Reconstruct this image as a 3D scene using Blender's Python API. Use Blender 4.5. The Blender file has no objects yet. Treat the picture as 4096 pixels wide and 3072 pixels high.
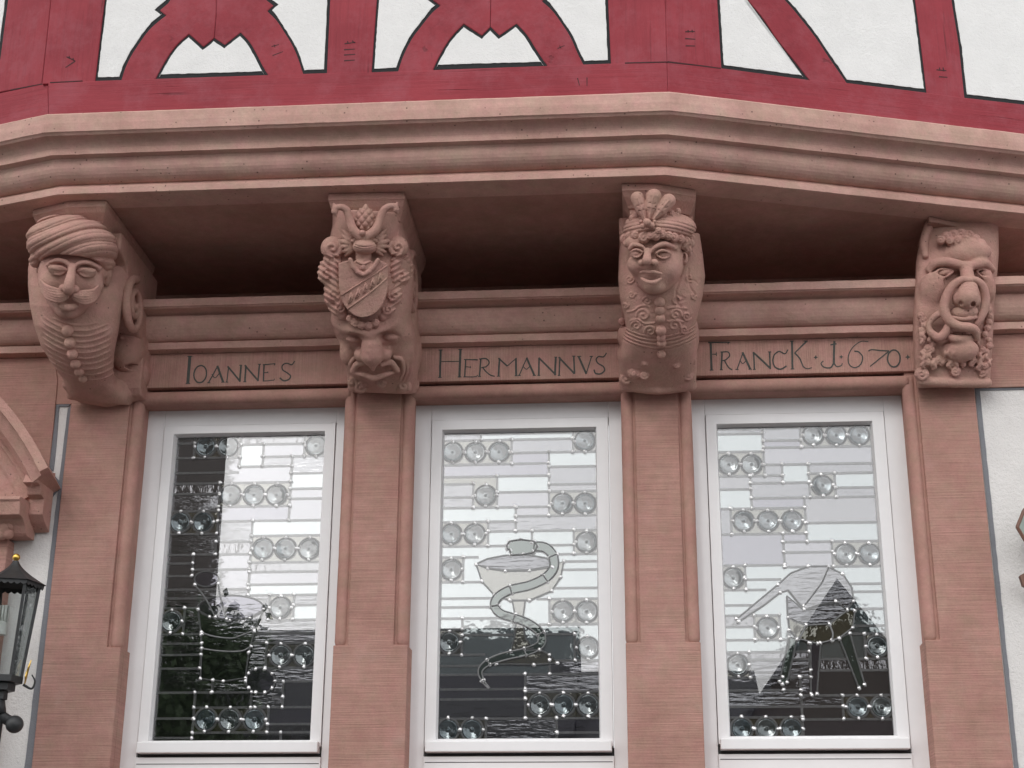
import bpy, bmesh, math, random
import numpy as np
from mathutils import Vector, Matrix, noise as mnoise

# ------------------------------------------------------------------ camera
FPX, CAM_D, CAM_Z = 6100.0, 6.5, 1.6          # focal length in photo pixels, metres to the wall, eye height
PITCH, YAW, ROLL = math.radians(19.75), math.radians(4.62), math.radians(0.30)
_cp, _sp, _cy, _sy, _cr, _sr = (math.cos(PITCH), math.sin(PITCH), math.cos(YAW), math.sin(YAW), math.cos(ROLL), math.sin(ROLL))
FW = np.array([-_sy*_cp, _cy*_cp, _sp]); _rt = np.array([_cy, _sy, 0.0]); _up = np.cross(_rt, FW)
RT, UP = _cr*_rt+_sr*_up, -_sr*_rt+_cr*_up
CAM = np.array([0.0, -CAM_D, CAM_Z])
scene = bpy.context.scene
cam_data = bpy.data.cameras.new('camera'); cam = bpy.data.objects.new('camera', cam_data)
scene.collection.objects.link(cam)
cam.matrix_world = Matrix(((RT[0], UP[0], -FW[0], CAM[0]), (RT[1], UP[1], -FW[1], CAM[1]), (RT[2], UP[2], -FW[2], CAM[2]), (0, 0, 0, 1)))
cam_data.sensor_width = 36.0; cam_data.lens = FPX/4096*36; cam_data.clip_start = 0.05; cam_data.clip_end = 500
scene.camera = cam
# ------------------------------------------------------------------ overcast daylight
SUN_EL, SUN_AZ = math.radians(31), math.radians(-24)     # azimuth measured from -Y (the street side) towards -X
world = bpy.data.worlds.new('World'); scene.world = world; world.use_nodes = True
wt = world.node_tree; wt.nodes.clear()
sky = wt.nodes.new('ShaderNodeTexSky'); sky.sky_type = 'NISHITA'; sky.sun_disc = False
sky.sun_elevation = SUN_EL; sky.sun_rotation = math.pi-SUN_AZ
sky.air_density = 1.0; sky.dust_density = 2.0; sky.ozone_density = 1.0
hsv = wt.nodes.new('ShaderNodeHueSaturation'); hsv.inputs['Saturation'].default_value = 0.12   # cloud cover: nearly white
bg = wt.nodes.new('ShaderNodeBackground'); bg.inputs['Strength'].default_value = 0.15
wo = wt.nodes.new('ShaderNodeOutputWorld')
veil = wt.nodes.new('ShaderNodeMix'); veil.data_type = 'RGBA'; veil.inputs[0].default_value = 0.6      # even cloud layer in front of the clear sky
veil.inputs[7].default_value = (8.9, 8.85, 8.95, 1)
wt.links.new(sky.outputs[0], hsv.inputs['Color']); wt.links.new(hsv.outputs[0], veil.inputs[6]); wt.links.new(veil.outputs[2], bg.inputs[0]); wt.links.new(bg.outputs[0], wo.inputs[0])
sun_data = bpy.data.lights.new('sun', 'SUN'); sun_data.energy = 0.8; sun_data.angle = math.radians(26); sun_data.color = (1.0, 0.965, 0.92)
sun = bpy.data.objects.new('sun', sun_data); scene.collection.objects.link(sun)
_sd = Vector((math.sin(SUN_AZ)*math.cos(SUN_EL), -math.cos(SUN_AZ)*math.cos(SUN_EL), math.sin(SUN_EL)))
sun.rotation_euler = _sd.to_track_quat('Z', 'Y').to_euler(); sun.location = _sd*20
scene.view_settings.view_transform = 'Standard'; scene.view_settings.look = 'None'
scene.view_settings.exposure = 0.46; scene.view_settings.gamma = 1.0; scene.view_settings.use_curve_mapping = False

# ------------------------------------------------------------------ pixel -> place helpers (photo is 4096 x 3072)
def ray(u, v): return FW+RT*(u-2048)/FPX-UP*(v-1536)/FPX
def P(u, v, d):                       # on the vertical plane d metres in front of the wall face
    k = ray(u, v); return CAM+k*((CAM_D-d)/k[1])
def Pz(u, v, z):
    k = ray(u, v); return CAM+k*((z-CAM_Z)/k[2])
def crop(x0, y0, s): return lambda x, y: (x0+x*s, y0+y*s)

MATS = {}
def nodes_of(name):
    m = bpy.data.materials.new(name); m.use_nodes = True; t = m.node_tree; t.nodes.clear()
    o = t.nodes.new('ShaderNodeOutputMaterial'); b = t.nodes.new('ShaderNodeBsdfPrincipled')
    t.links.new(b.outputs[0], o.inputs[0]); MATS[name] = m
    return m, t, b, o
def N(t, kind, **kw):
    n = t.nodes.new(kind)
    for k, v in kw.items():
        if k in n.inputs: n.inputs[k].default_value = v
        else: setattr(n, k, v)
    return n
def tex_noise(t, vec, scale, detail=4, rough=0.55, stretch=None):
    if stretch:
        mp = N(t, 'ShaderNodeMapping'); mp.inputs['Scale'].default_value = stretch
        t.links.new(vec, mp.inputs[0]); vec = mp.outputs[0]
    n = N(t, 'ShaderNodeTexNoise', Scale=scale, Detail=detail, Roughness=rough)
    t.links.new(vec, n.inputs['Vector']); return n.outputs['Fac']
def ramp(t, fac, stops):
    r = N(t, 'ShaderNodeValToRGB'); e = r.color_ramp.elements
    while len(e) < len(stops): e.new(0.5)
    for i, (p, c) in enumerate(stops): e[i].position = p; e[i].color = (*c, 1) if len(c) == 3 else c
    t.links.new(fac, r.inputs[0]); return r.outputs[0]
def mixc(t, a, b, fac, mode='MIX'):
    m = N(t, 'ShaderNodeMix', data_type='RGBA', blend_type=mode)
    for s, v in ((m.inputs[6], a), (m.inputs[7], b), (m.inputs[0], fac)):
        if isinstance(v, bpy.types.NodeSocket): t.links.new(v, s)
        elif isinstance(v, (int, float)): s.default_value = v
        else: s.default_value = (*v, 1)
    return m.outputs[2]
def math_n(t, op, a, b=None):
    m = N(t, 'ShaderNodeMath', operation=op)
    for s, v in ((m.inputs[0], a), (m.inputs[1], b)):
        if v is None: continue
        if isinstance(v, bpy.types.NodeSocket): t.links.new(v, s)
        else: s.default_value = v
    return m.outputs[0]
def bump(t, b, h, strength, dist):
    n = N(t, 'ShaderNodeBump', Strength=strength, Distance=dist)
    t.links.new(h, n.inputs['Height']); t.links.new(n.outputs[0], b.inputs['Normal'])
def grey(v): return (v, v, v)

STONE = (0.452, 0.254, 0.207)
def stone_mat(name, tool=None, base=STONE, pits=False, tool_k=0.75, relief=0.55):
    m, t, b, o = nodes_of(name)
    pos = N(t, 'ShaderNodeTexCoord').outputs['Object']
    big = tex_noise(t, pos, 3.2, 5, 0.6); fine = tex_noise(t, pos, 90, 4, 0.7); mid = tex_noise(t, pos, 17, 4, 0.6)
    lo = tuple(c*k for c, k in zip(base, (0.86, 0.84, 0.84))); hi = tuple(c*k for c, k in zip(base, (1.10, 1.14, 1.16)))
    col = ramp(t, big, [(0.3, lo), (0.7, hi)])
    col = mixc(t, col, ramp(t, mid, [(0.25, grey(0.80)), (0.75, grey(1.12))]), 0.55, 'MULTIPLY')
    col = mixc(t, col, ramp(t, fine, [(0.2, grey(0.78)), (0.8, grey(1.15))]), 0.5, 'MULTIPLY')
    h = math_n(t, 'ADD', math_n(t, 'MULTIPLY', fine, 0.5), math_n(t, 'MULTIPLY', mid, 0.7))
    if tool:   # chisel lines
        ln = tex_noise(t, pos, 1.0, 3, 0.65, stretch=tool)
        col = mixc(t, col, ramp(t, ln, [(0.3, grey(0.80)), (0.7, grey(1.12))]), tool_k, 'MULTIPLY')
        h = math_n(t, 'ADD', h, math_n(t, 'MULTIPLY', ln, 2.2*tool_k))
    if pits:
        vo = N(t, 'ShaderNodeTexVoronoi', Scale=30.0); t.links.new(pos, vo.inputs['Vector'])
        sel = ramp(t, tex_noise(t, pos, 6, 2), [(0.46, grey(0)), (0.54, grey(1))])
        pit = math_n(t, 'MULTIPLY', ramp(t, vo.outputs['Distance'], [(0.06, grey(1)), (0.14, grey(0))]), sel)
        col = mixc(t, col, (0.05, 0.03, 0.025), math_n(t, 'MULTIPLY', pit, 0.8))
    tone = N(t, 'ShaderNodeTexNoise', Scale=11.0, Detail=5.0, Roughness=0.65); t.links.new(pos, tone.inputs['Vector'])
    col = mixc(t, col, ramp(t, tone.outputs['Fac'], [(0.30, (0.92, 1.02, 0.96)), (0.5, (1, 1, 1)), (0.70, (1.05, 0.96, 1.02))]), 0.9, 'MULTIPLY')
    grime = ramp(t, tex_noise(t, pos, 4.2, 8, 0.78), [(0.54, grey(0)), (0.75, grey(0.30))])
    col = mixc(t, col, (0.26, 0.145, 0.118), grime)
    bl = ramp(t, tex_noise(t, pos, 7.5, 6, 0.7), [(0.55, grey(0)), (0.75, grey(0.28))])
    col = mixc(t, col, (0.46, 0.33, 0.30), bl)
    t.links.new(col, b.inputs['Base Color']); b.inputs['Roughness'].default_value = 0.86
    b.inputs['Specular IOR Level'].default_value = 0.25
    bump(t, b, h, relief, 0.004 if relief < 0.6 else 0.009); return m
stone_mat('sandstone'); stone_mat('sandstone_tooled', tool=(3.0, 3.0, 150.0)); stone_mat('sandstone_upright', tool=(170.0, 3.0, 3.0), base=(0.50, 0.286, 0.236))
stone_mat('sandstone_cornice', tool=(1.2, 1.2, 30.0), pits=True, base=(0.565, 0.345, 0.288), tool_k=0.35); stone_mat('sandstone_carved', base=(0.495, 0.285, 0.234), pits=True, relief=0.8)

def wood_mat(name, stretch):
    m, t, b, o = nodes_of(name)
    pos = N(t, 'ShaderNodeTexCoord').outputs['Object']
    big = tex_noise(t, pos, 2.5, 4); grain = tex_noise(t, pos, 1.0, 5, 0.7, stretch=stretch); fine = tex_noise(t, pos, 70, 3)
    col = ramp(t, big, [(0.3, (0.235, 0.028, 0.040)), (0.7, (0.315, 0.044, 0.058))])
    col = mixc(t, col, ramp(t, grain, [(0.25, grey(0.72)), (0.5, grey(1.0)), (0.8, grey(1.15))]), 0.6, 'MULTIPLY')
    crack = ramp(t, tex_noise(t, pos, 1.0, 3, 0.5, stretch=tuple(s*0.45 for s in stretch)), [(0.29, grey(1)), (0.34, grey(0))])
    col = mixc(t, col, (0.09, 0.016, 0.02), math_n(t, 'MULTIPLY', crack, 0.55))
    wear = ramp(t, tex_noise(t, pos, 6, 7, 0.75), [(0.46, grey(0)), (0.78, grey(0.55))])
    col = mixc(t, col, (0.34, 0.105, 0.13), wear)
    t.links.new(col, b.inputs['Base Color']); b.inputs['Roughness'].default_value = 0.62; b.inputs['Specular IOR Level'].default_value = 0.2
    h = math_n(t, 'ADD', math_n(t, 'MULTIPLY', grain, 1.0), math_n(t, 'MULTIPLY', fine, 0.4))
    h = math_n(t, 'SUBTRACT', h, math_n(t, 'MULTIPLY', crack, 0.8))
    bump(t, b, h, 0.6, 0.004); return m
wood_mat('red_timber_level', (3.0, 3.0, 75.0)); wood_mat('red_timber_upright', (75.0, 3.0, 3.0)); wood_mat('red_timber_brace', (26.0, 3.0, 26.0))

def plaster_mat(name, base, strength=0.9, stain=0.0):
    m, t, b, o = nodes_of(name)
    pos = N(t, 'ShaderNodeTexCoord').outputs['Object']
    n1 = tex_noise(t, pos, 60, 5, 0.7); n2 = tex_noise(t, pos, 160, 3, 0.6); n3 = tex_noise(t, pos, 9, 4, 0.6)
    col = ramp(t, n3, [(0.3, tuple(c*0.93 for c in base)), (0.7, base)])
    dots = ramp(t, tex_noise(t, pos, 45, 4, 0.75), [(0.66, grey(0)), (0.74, grey(1))])
    col = mixc(t, col, tuple(c*0.62 for c in base), math_n(t, 'MULTIPLY', dots, 0.45))
    if stain:
        st = ramp(t, tex_noise(t, pos, 1.3, 5, 0.65, stretch=(3, 3, 1)), [(0.45, grey(0)), (0.75, grey(stain))])
        col = mixc(t, col, tuple(c*0.72 for c in base), st)
    t.links.new(col, b.inputs['Base Color']); b.inputs['Roughness'].default_value = 0.9
    bump(t, b, math_n(t, 'ADD', n1, math_n(t, 'MULTIPLY', n2, 0.5)), strength, 0.006); return m
plaster_mat('white_plaster', (0.80, 0.80, 0.79), 0.55); plaster_mat('wall_plaster', (0.76, 0.74, 0.725), 0.8, 0.35)
plaster_mat('grey_paint', (0.20, 0.205, 0.225), 0.5); plaster_mat('black_paint', (0.018, 0.02, 0.022), 0.5)

def plain(name, col, rough=0.6, metal=0.0, spec=0.5, vary=0.12, scale=30, bmp=0.0):
    m, t, b, o = nodes_of(name)
    pos = N(t, 'ShaderNodeTexCoord').outputs['Object']
    n = tex_noise(t, pos, scale, 5, 0.65)
    t.links.new(ramp(t, n, [(0.25, tuple(c*(1-vary) for c in col)), (0.75, tuple(min(1, c*(1+vary)) for c in col))]), b.inputs['Base Color'])
    b.inputs['Roughness'].default_value = rough; b.inputs['Metallic'].default_value = metal; b.inputs['Specular IOR Level'].default_value = spec
    if bmp: bump(t, b, n, bmp, 0.003)
    return m
plain('white_frame', (0.84, 0.84, 0.85), 0.42, spec=0.4, vary=0.03, scale=8)
plain('dark_gasket', (0.03, 0.028, 0.028), 0.6); plain('letter_paint', (0.072, 0.076, 0.068), 0.8, vary=0.3, scale=60)
plain('mark_groove', (0.045, 0.012, 0.014), 0.8); plain('iron', (0.028, 0.030, 0.032), 0.5, spec=0.5, vary=0.35, bmp=0.3)
plain('gold', (0.75, 0.50, 0.12), 0.32, metal=1.0); plain('lamp_white', (0.78, 0.78, 0.74), 0.35)
plain('lead', (0.19, 0.195, 0.20), 0.55, spec=0.6, vary=0.3, scale=60); plain('solder', (0.93, 0.93, 0.94), 0.38, metal=1.0, vary=0.06)
plain('copper_edge', (0.16, 0.075, 0.05), 0.5); plain('verdigris', (0.25, 0.30, 0.27), 0.5)
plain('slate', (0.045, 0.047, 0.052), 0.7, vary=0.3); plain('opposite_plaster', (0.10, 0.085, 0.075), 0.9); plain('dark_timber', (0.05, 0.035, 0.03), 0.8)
plain('bark', (0.07, 0.055, 0.045), 0.9); plain('leaf', (0.045, 0.075, 0.03), 0.6, vary=0.5, scale=3); plain('paving', (0.075, 0.072, 0.070), 0.85, vary=0.25, scale=2)

def glass_clear(name, refl, tint=(1, 1, 1), k=1.0):
    m, t, b, o = nodes_of(name); t.nodes.remove(b)
    tr = N(t, 'ShaderNodeBsdfTransparent'); tr.inputs[0].default_value = (*tint, 1)
    gl = N(t, 'ShaderNodeBsdfGlossy', Roughness=0.0); lw = N(t, 'ShaderNodeFresnel', IOR=1.5)
    fac = math_n(t, 'ADD', math_n(t, 'MULTIPLY', lw.outputs[0], k), refl)
    mx = N(t, 'ShaderNodeMixShader'); t.links.new(fac, mx.inputs[0]); t.links.new(tr.outputs[0], mx.inputs[1]); t.links.new(gl.outputs[0], mx.inputs[2])
    t.links.new(mx.outputs[0], o.inputs[0]); return m
glass_clear('float_glass', 0.085); glass_clear('lantern_glass', 0.0, (0.9, 0.92, 0.92), 0.45)
def glass_pane(name, refl, body, bmpstr, scale, rough=0.02, spark=False, tint=(0.97, 0.98, 1.0)):
    m, t, b, o = nodes_of(name); t.nodes.remove(b)
    pos = N(t, 'ShaderNodeTexCoord').outputs['Object']
    df = N(t, 'ShaderNodeBsdfDiffuse'); df.inputs[0].default_value = (*body, 1)
    gl = N(t, 'ShaderNodeBsdfGlossy', Roughness=rough); gl.inputs[0].default_value = (*tint, 1)
    n1 = tex_noise(t, pos, 1.0, 3, 0.5, stretch=scale)
    bp = N(t, 'ShaderNodeBump', Strength=bmpstr, Distance=0.004); t.links.new(n1, bp.inputs['Height'])
    t.links.new(bp.outputs[0], gl.inputs['Normal'])
    lw = N(t, 'ShaderNodeFresnel', IOR=1.5)
    fac = math_n(t, 'ADD', lw.outputs[0], refl)
    if spark:   # dust and seeds in the old glass
        sp = ramp(t, tex_noise(t, pos, 150, 2, 0.5), [(0.70, grey(0)), (0.74, grey(0.5))])
        df2 = mixc(t, body, (0.6, 0.62, 0.62), sp); t.links.new(df2, df.inputs[0])
    mx = N(t, 'ShaderNodeMixShader'); t.links.new(fac, mx.inputs[0]); t.links.new(df.outputs[0], mx.inputs[1]); t.links.new(gl.outputs[0], mx.inputs[2])
    t.links.new(mx.outputs[0], o.inputs[0]); return m
glass_pane('pane_clear', 0.22, (0.012, 0.012, 0.013), 0.10, (9, 9, 40), tint=(0.94, 0.94, 1.0))
glass_pane('pane_rippled', 0.19, (0.014, 0.013, 0.014), 0.42, (28, 28, 14), spark=True, tint=(0.93, 0.93, 0.97))
glass_pane('pane_streaky', 0.18, (0.020, 0.020, 0.022), 0.30, (12, 12, 75), spark=True, tint=(0.92, 0.93, 0.98))
glass_pane('pane_opal', 0.30, (0.10, 0.13, 0.135), 0.15, (10, 10, 10), tint=(0.93, 1.0, 1.0))
glass_pane('pane_violet', 0.17, (0.030, 0.028, 0.036), 0.1, (8, 8, 30), tint=(0.90, 0.89, 1.0))
glass_pane('pane_green', 0.11, (0.030, 0.050, 0.040), 0.2, (20, 20, 20), tint=(0.85, 0.95, 0.90)); glass_pane('pane_amber', 0.13, (0.07, 0.065, 0.04), 0.2, (20, 20, 20), tint=(0.95, 0.95, 0.86))
glass_pane('bullseye_glass', 0.19, (0.04, 0.058, 0.06), 0.35, (60, 60, 60), rough=0.04, tint=(0.88, 0.96, 0.98))
glass_pane('bullseye_blue', 0.15, (0.035, 0.055, 0.062), 0.5, (45, 45, 45), rough=0.06, tint=(0.80, 0.92, 0.97))
glass_pane('dark_window', 0.05, (0.01, 0.01, 0.012), 0.05, (5, 5, 5))

# ------------------------------------------------------------------ object helpers
COL = scene.collection
def mesh_of(name, verts, faces, mat, smooth=False, fix=True):
    me = bpy.data.meshes.new(name); me.from_pydata([tuple(map(float, v)) for v in verts], [], faces)
    if fix:
        bm = bmesh.new(); bm.from_mesh(me); bmesh.ops.recalc_face_normals(bm, faces=bm.faces); bm.to_mesh(me); bm.free()
    me.materials.append(MATS[mat])
    if smooth: me.polygons.foreach_set('use_smooth', [True]*len(me.polygons))
    me.update(); return me
def put(name, me, parent=None, loc=(0, 0, 0)):
    o = bpy.data.objects.new(name, me); COL.objects.link(o); o.location = loc
    if parent is not None: o.parent = parent
    return o
def obj(name, verts, faces, mat, parent=None, smooth=False, bevel=0.0, fix=True):
    o = put(name, mesh_of(name, verts, faces, mat, smooth, fix), parent)
    if bevel:
        b = o.modifiers.new('bevel', 'BEVEL'); b.width = bevel; b.segments = 2; b.limit_method = 'ANGLE'; b.angle_limit = math.radians(40)
    return o
def empty(name, loc=(0, 0, 0), parent=None):
    o = bpy.data.objects.new(name, None); COL.objects.link(o); o.location = loc; o.empty_display_size = 0.1
    if parent is not None: o.parent = parent
    return o
def tag(o, label=None, cat=None, group=None, kind=None):
    if label: o['label'] = label
    if cat: o['category'] = cat
    if group: o['group'] = group
    if kind: o['kind'] = kind
    return o
BOXF = [(0, 1, 2, 3), (7, 6, 5, 4), (0, 4, 5, 1), (1, 5, 6, 2), (2, 6, 7, 3), (3, 7, 4, 0)]
def boxv(x0, x1, d0, d1, z0, z1):     # d: metres in front of the wall face
    return [(x0, -d1, z0), (x1, -d1, z0), (x1, -d1, z1), (x0, -d1, z1), (x0, -d0, z0), (x1, -d0, z0), (x1, -d0, z1), (x0, -d0, z1)]
def box(name, x0, x1, d0, d1, z0, z1, mat, parent=None, bevel=0.0):
    return obj(name, boxv(x0, x1, d0, d1, z0, z1), BOXF, mat, parent, bevel=bevel)
class MB:      # collects shapes into one mesh
    def __init__(s): s.v = []; s.f = []
    def add(s, v, f):
        n = len(s.v); s.v += list(v); s.f += [tuple(i+n for i in q) for q in f]
    def box(s, *a): s.add(boxv(*a), BOXF)
    def prism(s, poly, off):
        poly = [np.array(p, float) for p in poly]; n = len(poly); off = np.array(off, float)
        s.add(poly+[p+off for p in poly], [tuple(range(n)), tuple(range(2*n-1, n-1, -1))]+[(i, (i+1) % n, (i+1) % n+n, i+n) for i in range(n)])
    def tube(s, pts, rad, seg=10, cap=True):
        pts = [np.array(p, float) for p in pts]; n = len(pts); rad = rad if hasattr(rad, '__len__') else [rad]*n
        vs = []; ref = np.array([0.3, 0.9, 0.2])
        for i, p in enumerate(pts):
            t = pts[min(i+1, n-1)]-pts[max(i-1, 0)]; t = t/(np.linalg.norm(t)+1e-12)
            if i == 0:
                a = np.cross(t, ref)
                if np.linalg.norm(a) < 1e-3: a = np.cross(t, [1, 0, 0])
            else: a = a-t*np.dot(a, t)
            a = a/np.linalg.norm(a); b = np.cross(t, a)
            vs += [p+rad[i]*(math.cos(k*2*math.pi/seg)*a+math.sin(k*2*math.pi/seg)*b) for k in range(seg)]
        fs = [(i*seg+k, i*seg+(k+1) % seg, (i+1)*seg+(k+1) % seg, (i+1)*seg+k) for i in range(n-1) for k in range(seg)]
        if cap: fs += [tuple(range(seg-1, -1, -1)), tuple((n-1)*seg+k for k in range(seg))]
        s.add(vs, fs)
    def lathe(s, prof, c, seg=24, axis='z'):     # prof: (radius, height)
        vs = []; c = np.array(c, float)
        for r, h in prof:
            for k in range(seg):
                a = k*2*math.pi/seg
                vs.append(c+(np.array([r*math.cos(a), r*math.sin(a), h]) if axis == 'z' else np.array([r*math.cos(a), -h, r*math.sin(a)])))
        n = len(prof)
        s.add(vs, [(i*seg+k, i*seg+(k+1) % seg, (i+1)*seg+(k+1) % seg, (i+1)*seg+k) for i in range(n-1) for k in range(seg)])
    def sphere(s, c, r, seg=12, rings=8):
        s.lathe([(max(1e-4, r*math.sin(math.pi*i/rings)), -r*math.cos(math.pi*i/rings)) for i in range(rings+1)], c, seg)
    def build(s, name, mat, parent=None, smooth=False, bevel=0.0, fix=True): return obj(name, s.v, s.f, mat, parent, smooth, bevel, fix)
def smooth_line(pts, n=6):            # Catmull-Rom
    pts = [np.array(p, float) for p in pts]
    if len(pts) < 3: return pts
    q = [2*pts[0]-pts[1]]+pts+[2*pts[-1]-pts[-2]]; out = []
    for i in range(1, len(q)-2):
        for k in range(n):
            t = k/n; a, b, c, d = q[i-1], q[i], q[i+1], q[i+2]
            out.append(0.5*(2*b+(c-a)*t+(2*a-5*b+4*c-d)*t*t+(3*b-a-3*c+d)*t**3))
    return out+[pts[-1]]
def ribbon(pts, w0, w1=None):         # flat stroke outline in 2-D, returns left and right edges
    pts = [np.array(p, float) for p in pts]; w1 = w0 if w1 is None else w1; L = []; Rr = []; n = len(pts)
    for i, p in enumerate(pts):
        t = pts[min(i+1, n-1)]-pts[max(i-1, 0)]; t = t/(np.linalg.norm(t)+1e-9); nn = np.array([-t[1], t[0]])
        w = (w0+(w1-w0)*i/max(1, n-1))/2; L.append(p+nn*w); Rr.append(p-nn*w)
    return L, Rr
def wob(p, a, s=9.0): return a*(0.35*mnoise.noise(Vector((p[0]*s, p[1]*s*2, p[2]*s*2)))+0.65*mnoise.noise(Vector((p[0]*s*5.1, p[1]*s*5.1, p[2]*s*5.1))))
def sweep(name, prof, path, mat, parent, step=0.035, rough=0.0012, smooth=False, closed_back=None):
    """prof: list of (d, z); path(d) -> list of (x, d) corner points. Lofts the moulding along the path with slightly worn edges."""
    rows = []
    for (d, z) in prof:
        pts = path(d); row = []
        for i in range(len(pts)-1):
            a, b = np.array(pts[i]), np.array(pts[i+1]); n = path.cnt[i]
            for k in range(n): row.append(a+(b-a)*k/n)
        row.append(np.array(pts[-1]))
        rows.append([(p[0], -(p[1]+(wob((p[0], p[1], z), rough) if rough else 0)), z+(wob((p[0]+7, p[1], z), rough) if rough else 0)) for p in row])
    n = len(rows[0]); v = [p for r in rows for p in r]
    f = [(i*n+k, i*n+k+1, (i+1)*n+k+1, (i+1)*n+k) for i in range(len(rows)-1) for k in range(n-1)]
    f += [tuple(i*n for i in range(len(rows))), tuple(i*n+n-1 for i in reversed(range(len(rows))))]
    f += [((len(rows)-1)*n+k, (len(rows)-1)*n+k+1, k+1, k) for k in range(n-1)]
    return obj(name, v, f, mat, parent, smooth)
class Straight:
    def __init__(s, x0, x1, step=0.03): s.x0, s.x1 = x0, x1; s.cnt = [max(1, int((x1-x0)/step))]
    def __call__(s, d): return [(s.x0, d), (s.x1, d)]
BETA = math.atan(0.30); XL, XR, DREF = -2.44, 0.172, 0.72     # plan of the jettied storey: front face and canted sides
class Jetty:
    def __init__(s, xl=-4.4, xr=2.2, step=0.03):
        s.xl, s.xr = xl, xr; s.cnt = [int((XL-xl)/step), int((XR-XL)/step), int((xr-XR)/step)]
    def __call__(s, d):
        k = (d-DREF)*math.tan(BETA/2); c = (XL-k, d); e = (XR+k, d); tb = math.tan(BETA)
        return [(s.xl, d-(c[0]-s.xl)*tb), c, e, (s.xr, d-(s.xr-e[0])*tb)]
def Pface(face, u, v, d):             # pixel -> point on the front ('C') or canted ('L','R') face of the storey, d as at the front
    if face == 'C': return P(u, v, d)
    k = ray(u, v); kk = (d-DREF)*math.tan(BETA/2); tb = math.tan(BETA)
    x0, s = (XR+kk, 1) if face == 'R' else (XL-kk, -1)
    # -y = d - s*(x-x0)*tb
    t = (CAM_D-d+s*(CAM[0]-x0)*tb)/(k[1]-s*k[0]*tb)
    return CAM+k*t
def face_n(face):
    if face == 'C': return np.array([0, -1.0, 0])
    s = 1 if face == 'R' else -1
    return np.array([s*math.sin(BETA), -math.cos(BETA), 0])

# ================================================================== ground and street
obj('street_paving', [(-60, -60, 0), (60, -60, 0), (60, 0.6, 0), (-60, 0.6, 0)], [(0, 1, 2, 3)], 'paving')['kind'] = 'structure'

# ================================================================== the house
house = empty('timber_framed_house')
tag(house, 'house front of red sandstone and white plaster with a jettied red timber-framed storey', 'house')

# ---- profile levels
ZS = P(1852, 729, 0.74)[2]                                   # underside of the jetty
def zc(y, d): return P(1852, y, d)[2]
def zl(y, d): return P(1000, y, d)[2]
# ---- big stone cornice under the timber storey
prof = [(0.60, zc(396, 0.86)), (0.893, zc(393, 0.90)), (0.905, zc(400, 0.905)), (0.905, zc(436, 0.905)), (0.902, zc(470, 0.902))]
z0, z1 = zc(472, 0.90), zc(548, 0.832)
prof += [(0.895, zc(472, 0.898)-0.004)]
for k in range(9):                                            # hollow
    a = math.pi/2*k/8; prof.append((0.832+0.056*(1-math.sin(a)), z0-0.010-(z0-0.010-z1)*(1-math.cos(a))))
zq = zc(564, 0.832)
prof += [(0.831, zq), (0.800, zq-0.003), (0.797, zq-0.012)]
z0, z1 = zq-0.014, zc(687, 0.73)
for k in range(9):                                            # round
    a = math.pi/2*k/8; prof.append((0.722+0.074*math.cos(a), z0-(z0-z1)*math.sin(a)))
prof += [(0.724, z1-0.003), (0.745, zc(703, 0.742)), (0.745, ZS+0.002), (0.738, ZS), (0.60, ZS)]
sweep('cornice', prof, Jetty(), 'sandstone_cornice', house, rough=0.0016)
# soffit slab and the shaded wall behind the brackets
j = Jetty(-4.4, 2.2)(0.66)
v = [(x, -d, ZS+0.004) for x, d in j]+[(2.2, 0.62, ZS+0.004), (-4.4, 0.62, ZS+0.004)]
mb = MB(); mb.prism(v, (0, 0, 0.2)); mb.build('soffit', 'sandstone', house)
ZLEDGE = zl(1181, 0.165)
box('wall_core', -4.4, 2.3, -0.60, -0.38, ZLEDGE-0.06, ZS+0.002, 'sandstone', house)
# ---- lower string course above the frieze
ZF1, ZF0 = zl(1403, 0.0), zl(1545, 0.0)
prof = [(-0.385, ZLEDGE+0.002), (0.150, ZLEDGE), (0.163, ZLEDGE-0.006), (0.165, zl(1216, 0.165)), (0.158, zl(1219, 0.16))]
z0, z1 = zl(1219, 0.16)-0.004, zl(1255, 0.092)
for k in range(7):
    a = math.pi/2*k/6; prof.append((0.088+0.066*(1-math.sin(a)), z0-(z0-z1)*(1-math.cos(a))))
z0, z1 = z1-0.004, zl(1360, 0.04)
for k in range(9):
    a = math.pi/2*k/8; prof.append((0.036+0.062*math.cos(a), z0-(z0-z1)*math.sin(a)))
prof += [(0.036, z1-0.002), (0.046, z1-0.006), (0.046, zl(1389, 0.046)), (0.0, zl(1389, 0.046)-0.006), (-0.385, zl(1389, 0.046)-0.006)]
sweep('string_course', prof, Straight(-4.4, 2.3), 'sandstone_cornice', house, rough=0.0022)
ZFT = zl(1389, 0.046)-0.007

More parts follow.
